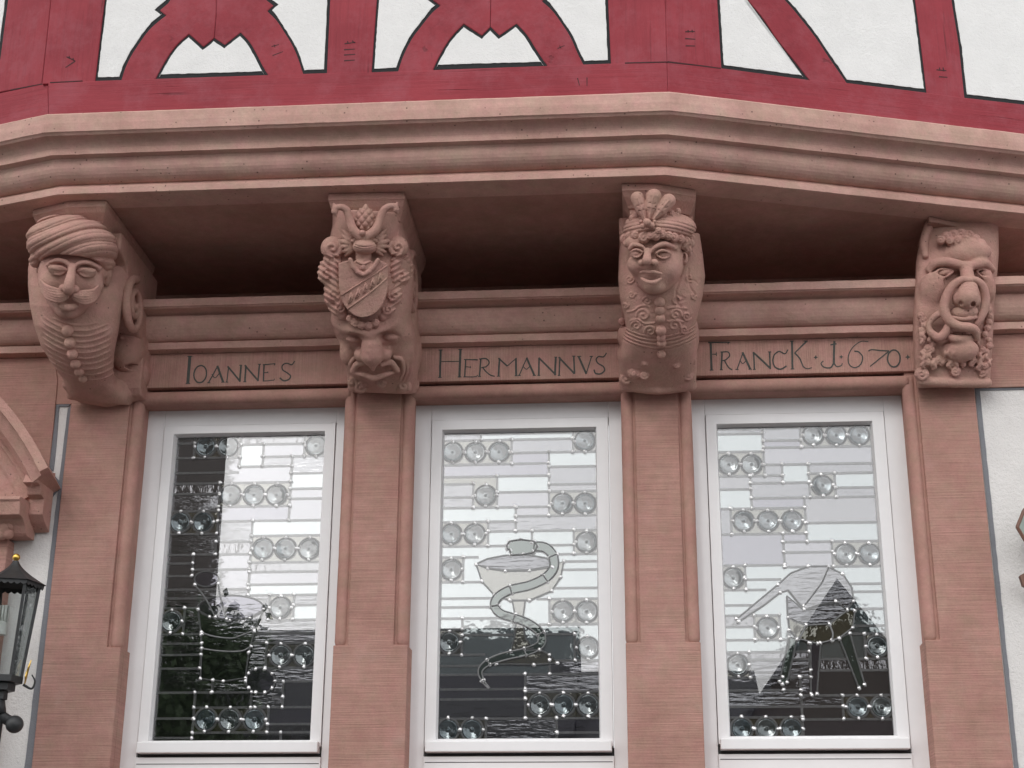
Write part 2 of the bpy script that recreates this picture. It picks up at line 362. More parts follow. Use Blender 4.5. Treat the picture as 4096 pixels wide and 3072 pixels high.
# ---- pilasters with edge rolls
def X(u, v, d=0.0): return P(u, v, d)[0]
ZBEAD = P(1450, 2577, 0)[2]
PIL = [(X(198, 2400), X(482, 2599)), (X(1332, 2600), X(1631, 2600)), (X(2503, 2590), X(2803, 2590)), (X(3701, 2579), X(3985, 2400))]
ZLINT = P(1000, 1612, -0.03)[2]                               # underside of the lintels
def pilaster(i, xa, xb, beadL, beadR):
    p = empty('pilaster', (0, 0, 0), house)
    r = 0.029; g = 0.0075; ztop = ZFT-0.0005
    fa = xa+(2*r+0.0045 if beadL else 0); fb = xb-(2*r+0.0045 if beadR else 0)
    out = [(xa, 0), (xb, 0), (xb, ZBEAD-0.003)]+([(fb, ZBEAD-0.003)] if beadR else [])+[(fb, ZF0+0.0005), (fa, ZF0+0.0005)]+([(fa, ZBEAD-0.003)] if beadL else [])+[(xa, ZBEAD-0.003)]
    m = MB(); m.prism([(x, 0.0, z) for x, z in out], (0, 0.05, 0)); m.build('shaft', 'sandstone_tooled', p, bevel=0.004)
    box('core', xa+(0.012 if beadL else 0), xb-(0.012 if beadR else 0), -0.30, -0.015, 0, ZF0+0.0, 'sandstone', p)
    box('core', xa+0.0005, xb-0.0005, -0.299, -0.0505, 0, ZBEAD-0.006, 'sandstone_tooled', p)
    for on, xc in ((beadL, xa+r), (beadR, xb-r)):
        if not on: continue
        m = MB(); zt = ZLINT+0.055
        n = 46; pts = [(xc+wob((xc, 0, k), 0.0012), 0.0315, ZBEAD-0.012+(zt-ZBEAD+0.012)*k/n) for k in range(n+1)]
        m.tube(pts, [r*(0.72 if k == 0 else 1) for k in range(n+1)], 20); m.build('edge_roll', 'sandstone', p, smooth=True)
    return p
for i, (a, b) in enumerate(PIL): pilaster(i, a, b, i > 0, i < 3)

# ---- lintels with inscription frieze and roll
def lintel(xa, xb):
    p = empty('lintel', (0, 0, 0), house)
    zr = (ZF0-0.012+ZLINT)/2; r = (ZF0-0.010-ZLINT)/2*1.02
    box('frieze', xa-0.08, xb+0.08, -0.20, 0.001, ZF0+0.002, ZFT, 'sandstone_upright', p, bevel=0.003)
    box('reveal', xa-0.06, xb+0.06, -0.32, -0.045, ZLINT+0.004, ZF0-0.002, 'sandstone', p)
    m = MB(); n = 60
    m.tube([(xa-0.028+(xb-xa+0.056)*k/n, 0.029+wob((k*0.2, 1, 0), 0.0012), zr+wob((k*0.2, 0, 0), 0.001)) for k in range(n+1)], r, 20)
    m.build('roll', 'sandstone', p, smooth=True)
    return p
OPEN = [(PIL[k][1], PIL[k+1][0]) for k in range(3)]
for a, b in OPEN: lintel(a, b)
# frieze blocks behind the brackets
for a, b in PIL: box('frieze_block', a+0.081, b-0.081, -0.25, -0.002, ZF0+0.001, ZFT, 'sandstone', house)

# ---- wall below the windows, and the plaster fields either side
ZSILL = P(2048, 3180, -0.13)[2]
for a, b in OPEN:
    box('sill', a+0.001, b-0.001, -0.30, 0.045, ZSILL-0.16, ZSILL, 'sandstone_tooled', house, bevel=0.006)
    box('apron', a+0.001, b-0.001, -0.30, -0.03, 0.0, ZSILL-0.161, 'wall_plaster', house)
XP0, XP3 = PIL[0][0], PIL[3][1]
ZR0 = P(3990, 1549, 0)[2]
# right field
box('frieze_block', XP3-0.08, 2.3, -0.25, 0.0, ZR0, ZFT, 'sandstone_tooled', house, bevel=0.003)
box('plaster_wall', XP3+0.001, 2.3, -0.30, -0.014, 0, ZR0-0.001, 'wall_plaster', house)
def stripe(name, pts, mat, parent, d=-0.0095, th=0.004):     # pts: edge polyline pairs in photo pixels -> painted band on the plaster
    m = MB(); q = [(P(*a, d), P(*b, d)) for a, b in pts]; L = [a for a, b in q]; R = [b for a, b in q]
    n = len(L); vs = L+R+[p+np.array([0, th, 0]) for p in L+R]
    fs = [(k, k+1, n+k+1, n+k) for k in range(n-1)]+[(2*n+k, 2*n+k+1, k+1, k) for k in range(n-1)]+[(n+k, n+k+1, 3*n+k+1, 3*n+k) for k in range(n-1)]
    m.add(vs, fs); return m.build(name, mat, parent)
rnd = random.Random(5)
def wobbly(a, b, n=40, j=1.2):
    return [(a[0]+(b[0]-a[0])*k/n+rnd.uniform(-j, j), a[1]+(b[1]-a[1])*k/n) for k in range(n+1)]
L = wobbly((3898, 1545), (4066, 3150), j=0.1); R = wobbly((3920, 1562), (4083, 3150))
stripe('painted_border', list(zip(L, R)), 'grey_paint', house)
L = wobbly((3905, 1546), (4180, 1538), 12, 0.1); R = wobbly((3905, 1562), (4180, 1555), 12, 0.6)
stripe('painted_border', list(zip(L, R)), 'grey_paint', house, d=-0.0088)
# left field: stone panel above the doorway, then plaster
c6 = crop(0, 1100, 0.6633)
XE = X(*c6(348, 560))
zb = P(*c6(300, 1150), 0)[2]
m = MB(); q = [P(-900, 1400, 0), P(*c6(352, 300), 0), P(*c6(346, 640), 0), P(*c6(322, 900), 0), P(*c6(292, 1165), 0), P(-900, 1900, 0)]
zt = ZFT
q[0][2] = zt; q[1][2] = zt
for p in q: p[1] = 0.002
m.prism(q, (0, 0.25, 0)); m.build('stone_panel', 'sandstone_tooled', house, bevel=0.003)
ztw = P(*c6(385, 775), 0)[2]
box('frieze_block', q[1][0]-0.05, XP0+0.08, -0.2, -0.007, ztw, ZFT, 'sandstone', house)
box('plaster_wall', -4.4, XP0-0.001, -0.30, -0.014, 0, ztw-0.001, 'wall_plaster', house)
L = wobbly((291, 1612), (100, 3150), j=0.1); R = wobbly((271, 1634), (88, 3150), j=1.0)
L = [(276+18-(k/40)*168, 1612+(3150-1612)*k/40) for k in range(41)]
stripe('painted_border', list(zip(L, R)), 'grey_paint', house)
stripe('painted_border', [(c6(340, 776), c6(350, 793)), (c6(425, 776), c6(412, 793))], 'grey_paint', house, d=-0.0088)
A = [c6(330, 776), c6(316, 940), c6(300, 1060), c6(288, 1175)]; B = [c6(356, 793), c6(346, 940), c6(336, 1060), c6(322, 1182)]
stripe('painted_border', list(zip(A, B)), 'grey_paint', house)

# ---- painted inscriptions
def letters(name, tr, strokes, dots, label):
    m = MB()
    k = 0
    for pts, w in strokes:
        w0, w1 = w if isinstance(w, tuple) else (w, w)
        if len(pts) == 2: pts = [np.array(pts[0])+(np.array(pts[1])-np.array(pts[0]))*t/5 for t in range(6)]
        else: pts = smooth_line(pts, 5)
        pts = [np.array(p)+np.array([rnd.uniform(-0.8, 0.8), rnd.uniform(-0.8, 0.8)]) for p in pts]
        a, b = ribbon(pts, w0, w1); n = len(a); dd = 0.0022+0.00012*(k % 7); k += 1
        vs = [P(*tr(*p), dd) for p in a+b]; m.add(vs, [(i, i+1, n+i+1, n+i) for i in range(n-1)])
    for (x, y, r) in dots:
        q = [(x, y-r), (x+r*0.3, y-r*0.3), (x+r, y), (x+r*0.3, y+r*0.3), (x, y+r), (x-r*0.3, y+r*0.3), (x-r, y), (x-r*0.3, y-r*0.3)]
        m.add([P(*tr(*p), 0.0024) for p in q], [tuple(range(8))])
    o = m.build(name, 'letter_paint', house); o['label'] = label; return o
def ell(cx, cy, rx, ry, tilt=0.0): return [(cx+rx*math.cos(a)+tilt*ry*math.sin(a), cy+ry*math.sin(a)) for a in [k*2*math.pi/16 for k in range(17)]]
def ser(x, y, w): return ([(x-w, y), (x+w, y)], 9)
S1 = [([(490, 752), (470, 1015)], 30), ser(490, 750, 24), ser(471, 1017, 22), (ell(592, 925, 62, 84, -0.08), 14),
 ([(765, 845), (674, 1010)], 12), ([(760, 843), (818, 1004)], 21), ([(706, 926), (738, 962), (782, 914)], 9), ser(676, 1011, 16), ser(816, 1005, 17),
 ([(872, 852), (853, 1003)], 11), ([(862, 848), (985, 998)], 17), ([(994, 838), (980, 1000)], 18), ser(854, 1004, 15), ser(990, 838, 15),
 ([(1042, 840), (1031, 1000)], 17), ([(1030, 838), (1165, 993)], 17), ([(1175, 828), (1160, 995)], 15), ser(1030, 1001, 15), ser(1174, 828, 15),
 ([(1220, 832), (1213, 992)], 15), ([(1208, 834), (1330, 822)], (12, 8)), ([(1330, 822), (1318, 838)], 8), ([(1218, 912), (1258, 908)], 9), ([(1258, 898), (1258, 918)], 7), ([(1205, 995), (1318, 984)], 9), ([(1318, 984), (1322, 968)], 7),
 ([(1520, 798), (1492, 832), (1442, 818), (1400, 840), (1402, 882), (1448, 914), (1480, 944), (1462, 978), (1412, 990), (1374, 962)], (11, 15))]
letters('inscription', crop(560, 1120, 0.40687), S1, [], 'dark painted word IOANNES on the frieze')
S2 = [([(295, 725), (288, 985)], 20), ([(485, 720), (476, 980)], 22), ([(300, 832), (480, 830)], 8), ser(295, 722, 18), ser(485, 716, 18), ser(288, 985, 16), ser(477, 980, 18),
 ([(536, 815), (526, 978)], 13), ([(520, 812), (652, 816)], (9, 13)), ([(535, 882), (582, 886)], 8), ([(582, 876), (582, 896)], 7), ([(514, 980), (625, 978), (652, 962)], 9),
 ([(681, 810), (668, 975)], 15), ([(666, 808), (732, 804), (762, 842), (732, 880), (685, 892)], 12), ([(700, 892), (732, 930), (772, 962), (816, 976)], 12), ser(668, 976, 14),
 ([(861, 800), (851, 972)], 17), ([(850, 800), (935, 876)], 15), ([(1026, 798), (935, 876)], 9), ([(1018, 800), (1021, 968)], 19), ser(851, 973, 15), ser(1020, 969, 14),
 ([(1125, 795), (1050, 965)], 10), ([(1120, 794), (1196, 965)], 19), ([(1088, 880), (1120, 906), (1162, 868)], 9), ser(1050, 966, 15), ser(1196, 966, 15),
 ([(1241, 795), (1240, 965)], 15), ([(1238, 795), (1402, 960)], 17), ([(1402, 790), (1393, 965)], 19), ser(1240, 966, 14), ser(1402, 790, 14),
 ([(1442, 790), (1434, 965)], 14), ([(1430, 790), (1582, 950)], 17), ([(1575, 780), (1582, 950)], 16), ser(1434, 966, 14), ser(1575, 780, 16),
 ([(1622, 785), (1695, 950)], 19), ([(1745, 785), (1695, 950)], 10), ser(1628, 783, 20), ser(1744, 783, 16),
 ([(1890, 748), (1862, 786), (1812, 784), (1790, 815), (1810, 850), (1858, 880), (1872, 918), (1832, 950), (1784, 945), (1770, 910)], (11, 15))]
letters('inscription', crop(1640, 1100, 0.41591), S2, [], 'dark painted word HERMANNVS on the frieze')
S3 = [([(237, 665), (245, 920)], 20), ([(212, 668), (410, 665)], (13, 10)), ([(412, 662), (392, 682)], 8), ([(245, 776), (290, 776)], 9), ([(290, 758), (290, 794)], 8), ser(245, 922, 17),
 ([(341, 755), (335, 918)], 15), ([(327, 757), (394, 755), (411, 790), (372, 830), (346, 835)], 12), ([(365, 836), (390, 880), (410, 905), (436, 920)], 12), ser(335, 919, 14),
 ([(535, 760), (480, 915)], 10), ([(530, 758), (602, 913)], 19), ([(509, 836), (534, 862), (572, 824)], 8), ser(479, 916, 15), ser(601, 914, 15),
 ([(632, 757), (640, 915)], 14), ([(628, 757), (792, 910)], 17), ([(780, 755), (786, 910)], 14), ser(640, 916, 13), ser(780, 755, 14),
 ([(950, 733), (920, 772), (870, 750), (825, 780), (810, 840), (830, 893), (880, 914), (936, 884)], (11, 14)),
 ([(985, 655), (991, 912)], 19), ([(1122, 656), (1010, 766)], (17, 10)), ([(1010, 760), (1060, 820), (1090, 888), (1130, 910), (1170, 898)], (15, 7)), ser(984, 655, 18), ser(991, 912, 17), ser(1112, 654, 20),
 ([(1376, 655), (1371, 872)], 20), ([(1371, 860), (1340, 900), (1282, 896), (1254, 862), (1276, 838)], (15, 9)), ([(1374, 862), (1400, 890), (1440, 880), (1449, 858)], (14, 8)), ([(1340, 690), (1398, 680)], 13),
 ([(1690, 660), (1622, 658), (1550, 710), (1506, 790), (1512, 868), (1565, 900), (1620, 868), (1636, 802), (1602, 756), (1560, 748)], (8, 13)),
 ([(1690, 748), (1720, 734), (1800, 742), (1882, 746)], (10, 13)), ([(1877, 750), (1790, 820), (1704, 890)], (12, 9)), (ell(1925, 815, 58, 78), 14)]
letters('inscription', crop(2740, 1080, 0.434), S3, [(1205, 805, 22), (1440, 800, 20), (2053, 803, 26)], 'dark painted name FRANCK and the date 1670 on the frieze')

# ================================================================== timber storey
DT = 0.86; DEEP = 0.14
def member(name, face, poly, mat, d=DT, parent=None, deep=DEEP):
    nrm = face_n(face); m = MB(); m.prism([Pface(face, u, v, d) for u, v in poly], -nrm*deep)
    return m.build(name, mat, parent or house, bevel=0.004)
def offset_poly(poly, wfun):
    poly = [np.array(p, float) for p in poly]; n = len(poly)
    area = sum(poly[i][0]*poly[(i+1) % n][1]-poly[(i+1) % n][0]*poly[i][1] for i in range(n))
    s = 1 if area > 0 else -1; out = []
    for i in range(n):
        a, b, c = poly[i-1], poly[i], poly[(i+1) % n]
        e1 = (b-a)/np.linalg.norm(b-a); e2 = (c-b)/np.linalg.norm(c-b)
        n1 = s*np.array([-e1[1], e1[0]]); n2 = s*np.array([-e2[1], e2[0]])     # inward
        w1, w2 = wfun(n1), wfun(n2)
        det = n1[0]*n2[1]-n1[1]*n2[0]
        if abs(det) < 0.15: out.append(b+(n1*w1+n2*w2)/2)
        else:
            p1, p2 = np.dot(n1, b)+w1, np.dot(n2, b)+w2
            out.append(np.array([(p1*n2[1]-p2*n1[1])/det, (n1[0]*p2-n2[0]*p1)/det]))
    return out
def densify(poly, step=14):
    out = []
    for i in range(len(poly)):
        a, b = np.array(poly[i], float), np.array(poly[(i+1) % len(poly)], float); k = max(1, int(np.linalg.norm(b-a)/step))
        out += [a+(b-a)*t/k for t in range(k)]
    return out
def infill(face, poly):
    nrm = face_n(face); grow = offset_poly(poly, lambda n: -5.0)
    m = MB(); m.prism([Pface(face, u, v, DT-0.004) for u, v in grow], -nrm*0.06); b = m.build('painted_border', 'black_paint', house)
    # inward normal pointing up (image -v) means a bottom edge: widest painted line there
    inner = offset_poly(poly, lambda n: 15.0 if n[1] < -0.7 else (11.5 if n[0] < 0 else 9.5))
    inner = densify(inner); q = []
    for p in inner: q.append(p+np.array([rnd.uniform(-1.0, 1.0), rnd.uniform(-1.0, 1.0)]))
    m = MB(); m.prism([Pface(face, u, v, DT-0.0015) for u, v in q], -nrm*0.0022)
    o = m.build('plaster_panel', 'white_plaster', house); return o
s1 = 0.6329
brL_out = smooth_line([(484, 322), (500, 272), (525, 221), (557, 171), (595, 120), (633, 85), (664, 61)], 4)
notchL = [(638, 41), (671, 13), (680, 0), (700, -30)]
brL_in = smooth_line([(623, 313), (645, 272), (677, 218), (715, 171), (756, 136)], 4)
zig1 = [(813, 187), (856, 152), (899, 180), (962, 130)]
brR_in = smooth_line([(962, 130), (997, 168), (1025, 215), (1051, 266), (1071, 299)], 4)
brR_out = smooth_line([(1070, 44), (1107, 82), (1139, 130), (1171, 183), (1193, 234), (1213, 295)], 4)
TOP = -170
infill('C', [(434, TOP), (418, 0), (380, 323)]+[tuple(p) for p in brL_out]+notchL+[(760, TOP)])
infill('C', [tuple(p) for p in brL_in]+zig1[:-1]+[tuple(p) for p in brR_in])
infill('C', [(1000, TOP), (1050, -30), (1066, 0), (1095, 22)]+[tuple(p) for p in brR_out]+[(1307, 291), (1320, 0), (1326, TOP)])
br2_out = smooth_line([(1592, 284), (1612, 224), (1646, 156), (1686, 102), (1727, 51), (1761, 22)], 4)
br2_in = smooth_line([(1734, 274), (1754, 231), (1785, 176), (1819, 132), (1855, 95)], 4)
zig2 = [(1927, 142), (1961, 107), (1998, 142), (2066, 95)]
br2r_in = smooth_line([(2066, 95), (2107, 139), (2141, 193), (2168, 234), (2188, 261)], 4)
br2r_out = smooth_line([(2168, 4), (2209, 41), (2249, 95), (2283, 149), (2310, 210), (2334, 258)], 4)
infill('C', [(1513, TOP), (1507, 0), (1486, 290)]+[tuple(p) for p in br2_out]+[(1730, 0), (1762, -30), (1860, TOP)])
infill('C', [tuple(p) for p in br2_in]+zig2[:-1]+[tuple(p) for p in br2r_in])
infill('C', [(2080, TOP), (2140, -30), (2190, -14)]+[tuple(p) for p in br2r_out]+[(2443, 254), (2432, 0), (2424, TOP)])
# braces: two arms of each crossing, split at the joint
up1 = [(700, -30), (760, TOP), (866, TOP), (864, 60)]
member('brace', 'C', [tuple(p) for p in brL_out]+[(638, 41), (671, 13), (680, 0)]+up1+[(856, 152), (813, 187)]+[tuple(p) for p in brL_in[::-1]]+[(614, 322)], 'red_timber_brace')
member('brace', 'C', [(866.6, TOP), (1000, TOP), (1050, -30), (1066, 0), (1095, 22)]+[tuple(p) for p in brR_out]+[(1213, 304), (1071, 308)]+[tuple(p) for p in brR_in[::-1]]+[(899, 180), (856.6, 152), (864.6, 60)], 'red_timber_brace', d=DT-0.0015)
member('brace', 'C', [tuple(p) for p in br2_out]+[(1730, 0), (1762, -30), (1860, TOP), (1967, TOP), (1962, 20), (1961, 107), (1927, 142)]+[tuple(p) for p in br2_in[::-1]]+[(1730, 290), (1594, 296)], 'red_timber_brace')
member('brace', 'C', [(1967.7, TOP), (2080, TOP), (2140, -30), (2190, -14)]+[tuple(p) for p in br2r_out]+[(2334, 268), (2188, 272)]+[tuple(p) for p in br2r_in[::-1]]+[(1998, 142), (1961.7, 107), (1962.7, 20)], 'red_timber_brace', d=DT-0.0015)
# posts
cornerL = lambda y: 204-y*0.118
post_l = member('post', 'C', [(222, TOP), (434, TOP), (418, 0), (379, 330), (168, 336), (204, 0)], 'red_timber_upright', d=DT+0.002)
post_m = member('post', 'C', [(1326, TOP), (1513, TOP), (1507, 0), (1485, 305), (1306, 310), (1320, 0)], 'red_timber_upright', d=DT+0.001)
post_r = member('post', 'C', [(2424, TOP), (2655, TOP), (2661, 0), (2668, 248), (2444, 262), (2432, 0)], 'red_timber_upright', d=DT+0.002)
post_rr = member('post', 'R', [(2655.5, TOP), (2862, TOP), (2870, 0), (2887, 274), (2668.5, 246), (2661.5, 0)], 'red_timber_upright', d=DT+0.002)
post_far = member('post', 'R', [(3644, TOP), (3788, TOP), (3807, 0), (3838, 189), (3860, 404), (3709, 384), (3696, 270), (3682, 155), (3662, 0)], 'red_timber_upright', d=DT+0.001)
post_ll = member('post', 'L', [(50, TOP), (221, TOP), (203, 0), (167, 336), (-60, 380), (0, 235), (31, 0)], 'red_timber_upright', d=DT+0.002)
# canted bays
brG = smooth_line([(2900, -120), (2992, 0), (3053, 74), (3107, 155), (3175, 240), (3238, 320)], 4)
brH = smooth_line([(3040, -110), (3141, 0), (3188, 54), (3263, 149), (3317, 230), (3388, 332)], 4)
infill('R', [(2862, TOP), (2870, 0), (2887, 273)]+[tuple(p) for p in brG[::-1]]+[(2868, TOP)])
infill('R', [(2990, TOP)]+[tuple(p) for p in brH]+[(3710, 372), (3696, 270), (3682, 155), (3662, 0), (3644, TOP)])
infill('R', [(3788, TOP), (3807, 0), (3838, 189), (3860, 391), (4260, 436), (4260, TOP)])
member('brace', 'R', [(2867, TOP)]+[tuple(p) for p in brG]+[(3250, 332), (3390, 345)]+[tuple(p) for p in brH[::-1]]+[(2990, TOP)], 'red_timber_brace')
infill('L', [(48, TOP), (31, 0), (0, 235), (-60, 400), (-300, 440), (-300, TOP)])
# sill beam: front and both canted sides
member('sill_beam', 'C', [(192, 331), (380, 322.5), (1307, 291), (1486, 288), (2442, 253), (2668, 249), (2672, 384), (1852, 410), (194, 462)], 'red_timber_level', d=DT+0.004)
member('sill_beam', 'R', [(2668.6, 249), (2887, 272), (3236, 319), (3389, 331), (3709, 370), (3859, 390), (4300, 441), (4300, 620), (2672.6, 390)], 'red_timber_level', d=DT+0.004)
member('sill_beam', 'L', [(191.4, 331), (-60, 384), (-320, 440), (-320, 600), (193.4, 465)], 'red_timber_level', d=DT+0.004)
# rest of the storey above the picture: top rail, closing wall and eaves
zt = P(1500, TOP, DT)[2]
j = Jetty(-4.4, 2.2)
def band(name, d0, d1, z0, z1, mat):
    a, b = j(d0), j(d1); m = MB(); poly = [(x, -d, z0) for x, d in b]+[(x, -d, z0) for x, d in a[::-1]]
    m.prism(poly, (0, 0, z1-z0)); return m.build(name, mat, house)
band('top_rail', 0.70, DT+0.004, zt+0.002, zt+0.24, 'red_timber_level')
band('upper_wall', 0.60, DT-0.01, zt+0.242, zt+1.9, 'white_plaster')
band('storey_back', 0.55, 0.70, zc(396, 0.86), zt, 'white_plaster')
band('eaves', 0.2, 1.25, zt+1.902, zt+2.05, 'dark_timber')
# carpenters' marks cut into the timbers
def marks(face, segs, d, parent, w=5.0):
    for a, b in segs:
        m = MB(); A, B = ribbon([a, ((a[0]+b[0])/2, (a[1]+b[1])/2), b], w, w*0.7); n = len(A)
        q = [Pface(face, *p, d) for p in A]+[Pface(face, *p, d) for p in B[::-1]]; m.prism(q, -face_n(face)*0.006); m.build('carpenters_mark', 'mark_groove', parent)
marks('C', [((266, 227), (301, 244)), ((301, 244), (262, 270)), ((276, 224), (279, 234)), ((292, 232), (294, 243))], DT+0.0025, post_l)
marks('C', [((1378, 175), (1422, 169)), ((1376, 199), (1420, 196)), ((1376, 220), (1421, 217)), ((1376, 243), (1419, 240)), ((1390, 164), (1392, 174)), ((1408, 163), (1420, 172))], DT+0.0015, post_m)
marks('R', [((2741, 127), (2779, 126)), ((2741, 154), (2781, 157)), ((2743, 183), (2780, 184)), ((2752, 120), (2754, 130)), ((2768, 119), (2770, 130))], DT+0.0025, post_rr)
marks('R', [((3746, 279), (3786, 283)), ((3756, 307), (3790, 309)), ((3758, 270), (3760, 282)), ((3772, 270), (3776, 286))], DT+0.0015, post_far)
bm_ = [o for o in house.children if o.name.startswith('brace')]
marks('C', [((1086, 186), (1116, 178)), ((1090, 222), (1132, 206)), ((1096, 178), (1100, 190))], DT-0.001, bm_[1], 3.5)
marks('C', [((2230, 194), (2258, 182)), ((2238, 182), (2244, 194))], DT-0.001, bm_[3], 3.5)
sb = [o for o in house.children if o.name.startswith('sill_beam')]
marks('C', [((2310, 312), (2318, 342)), ((2348, 310), (2348, 344))], DT+0.0045, sb[0], 4)
# open joint between the right corner post and the sill
marks('C', [((2500, 252), (2666, 247))], DT+0.0047, sb[0], 5)
marks('R', [((2669, 247), (2800, 262)), ((2800, 262), (2884, 274))], DT+0.0047, sb[1], 5)
marks('C', [((200, 330), (330, 323))], DT+0.0047, sb[0], 4); marks('L', [((40, 360), (188, 332))], DT+0.0047, sb[2], 4)

# ================================================================== windows with leaded glass
DG, DLEAD = -0.158, -0.172          # outer float glass, leaded glass behind it
def snap(v, vals, tol):
    for q in vals:
        if abs(q-v) < tol: return q
    vals.append(v); return v
def rectify(pts, tr, d):
    return [P(*tr(x, y), d) for x, y in pts]
def roundel_mesh(r, mat='bullseye_glass'):
    m = MB(); prof = [(0.0005, 0.0075), (r*0.10, 0.0075), (r*0.16, 0.0035), (r*0.32, 0.0030), (r*0.36, 0.0042), (r*0.55, 0.0034), (r*0.60, 0.0046), (r*0.78, 0.0042), (r*0.86, 0.0068), (r*0.95, 0.006), (r, 0.0)]
    m.lathe(prof, (0, 0, 0), 28, axis='y'); return mesh_of('bullseye_pane', m.v, m.f, mat, True)
def ring_mesh(r):
    m = MB(); a = 0.0048; prof = [(r+a*1.6, 0.001), (r+a*1.2, 0.006), (r+a*0.3, 0.0075), (r-a*0.5, 0.006), (r-a*0.6, 0.001)]
    m.lathe(prof, (0, 0, 0), 28, axis='y'); return mesh_of('lead_ring', m.v, m.f, 'lead', True)
RND = random.Random(11)
def window(tr, fr, gl, sash, rail, H, V, rounds, opal, label, opening):
    """tr crop transform; fr frame top y; gl glass (left,top,right,bottom) given as pixel points; H/V lead lines; rounds bullseyes"""
    w = empty('window', (0, 0, 0), house); w['label'] = label
    xa, xb = opening
    gTL, gTR, gBL, gBR = rectify(gl, tr, DG)
    gx0, gx1 = (gTL[0]+gBL[0])/2, (gTR[0]+gBR[0])/2; gz1, gz0 = (gTL[2]+gTR[2])/2, (gBL[2]+gBR[2])/2
    sTL, sTR = rectify(sash, tr, -0.125); sx0, sx1, sz1 = sTL[0], sTR[0], (sTL[2]+sTR[2])/2
    ra, rb, rc = rectify(rail, tr, -0.10)                       # weather bar: top-left, bottom-right, lower frame line
    rz1, rz0, rzl = ra[2], rb[2], rc[2]
    ztop = ZLINT+0.03
    # fixed frame: two jambs and a head, mitre-free
    for a, b in ((xa-0.02, sx0-0.003), (sx1+0.003, xb+0.02)): box('jamb', a, b, -0.26, -0.130, ZSILL-0.005, ztop-0.001, 'white_frame', w, bevel=0.002)
    box('head', sx0-0.0025, sx1+0.0025, -0.26, -0.131, sz1+0.003, ztop, 'white_frame', w, bevel=0.002)
    box('bottom_rail', sx0-0.0025, sx1+0.0025, -0.26, -0.120, ZSILL-0.004, rz0-0.016, 'white_frame', w, bevel=0.002)
    box('gasket', sx0-0.0025, sx1+0.0025, -0.25, -0.150, rz0-0.015, rz0+0.02, 'dark_gasket', w)
    box('groove', sx0+0.004, sx1-0.004, -0.1201, -0.1185, rzl-0.0015, rzl+0.0015, 'dark_gasket', w)
    # opening sash: bevelled ring round the glass
    s = MB(); o = [(sx0, rz1-0.02), (sx1, rz1-0.02), (sx1, sz1), (sx0, sz1)]; b1 = 0.006
    loops = [(o, -0.25), (o, -0.122)]
    i1 = [(gx0-b1, gz0-b1), (gx1+b1, gz0-b1), (gx1+b1, gz1+b1), (gx0-b1, gz1+b1)]; i2 = [(gx0, gz0), (gx1, gz0), (gx1, gz1), (gx0, gz1)]
    loops += [(i1, -0.122), (i2, DG+0.001), (i2, -0.25)]
    vs = [(x, -d, z) for lp, d in loops for x, z in lp]
    s.add(vs, [(k*4+q, k*4+(q+1) % 4, (k+1)*4+(q+1) % 4, (k+1)*4+q) for k in range(4) for q in range(4)]); s.build('sash', 'white_frame', w, bevel=0.0012)
    box('weather_bar', sx0+0.006, sx1-0.006, -0.20, -0.088, rz0, rz1, 'white_frame', w, bevel=0.004)
    box('glazing', gx0-0.01, gx1+0.01, DG-0.006, DG, gz0-0.01, gz1+0.01, 'float_glass', w)
    # normalised lead pattern
    def nrm(x, y):
        p = P(*tr(x, y), DLEAD); return p[0], p[2]
    xs, zs = [gx0-0.02, gx1+0.02], [gz0-0.02, gz1+0.02]
    hl, vl = [], []
    for (y, x0, x1) in H:
        a, b = nrm(x0, y), nrm(x1, y); hl.append([snap((a[1]+b[1])/2, zs, 0.006), a[0], b[0]])
    for (x, y0, y1) in V:
        a, b = nrm(x, y0), nrm(x, y1); vl.append([snap((a[0]+b[0])/2, xs, 0.010), b[1], a[1]])
    def ends(val, lines, lo, hi, along):    # move an end to the nearest crossing line
        best, bd = None, 0.032
        for q in lines+[[lo, -9, 9], [hi, -9, 9]]:
            if q[1]-0.03 <= along <= q[2]+0.03 and abs(q[0]-val) < bd: best, bd = q[0], abs(q[0]-val)
        return best
    for h in hl:
        for k in (1, 2):
            e = ends(h[k], vl, gx0-0.02, gx1+0.02, h[0]); h[k] = e if e is not None else h[k]
    for q in vl:
        for k in (1, 2):
            e = ends(q[k], hl, gz0-0.02, gz1+0.02, q[0]); q[k] = e if e is not None else q[k]
    # cells
    X_ = sorted(set([h[k] for h in hl for k in (1, 2)]+[q[0] for q in vl]+[gx0-0.02, gx1+0.02]))
    Z_ = sorted(set([q[k] for q in vl for k in (1, 2)]+[h[0] for h in hl]+[gz0-0.02, gz1+0.02]))
    nx, nz = len(X_)-1, len(Z_)-1; par = list(range(nx*nz))
    def find(a):
        while par[a] != a: par[a] = par[par[a]]; a = par[a]
        return a
    for i in range(nx):
        for k in range(nz):
            cx, cz = (X_[i]+X_[i+1])/2, (Z_[k]+Z_[k+1])/2
            if i+1 < nx and not any(abs(q[0]-X_[i+1]) < 1e-6 and q[1] < cz < q[2] for q in vl): par[find(i*nz+k)] = find((i+1)*nz+k)
            if k+1 < nz and not any(abs(h[0]-Z_[k+1]) < 1e-6 and h[1] < cx < h[2] for h in hl): par[find(i*nz+k)] = find(i*nz+k+1)
    groups = {}
    for i in range(nx):
        for k in range(nz): groups.setdefault(find(i*nz+k), []).append((i, k))
    opts = [nrm(*p) for p in opal]
    cent = [nrm(x, y) for x, y, r in rounds]
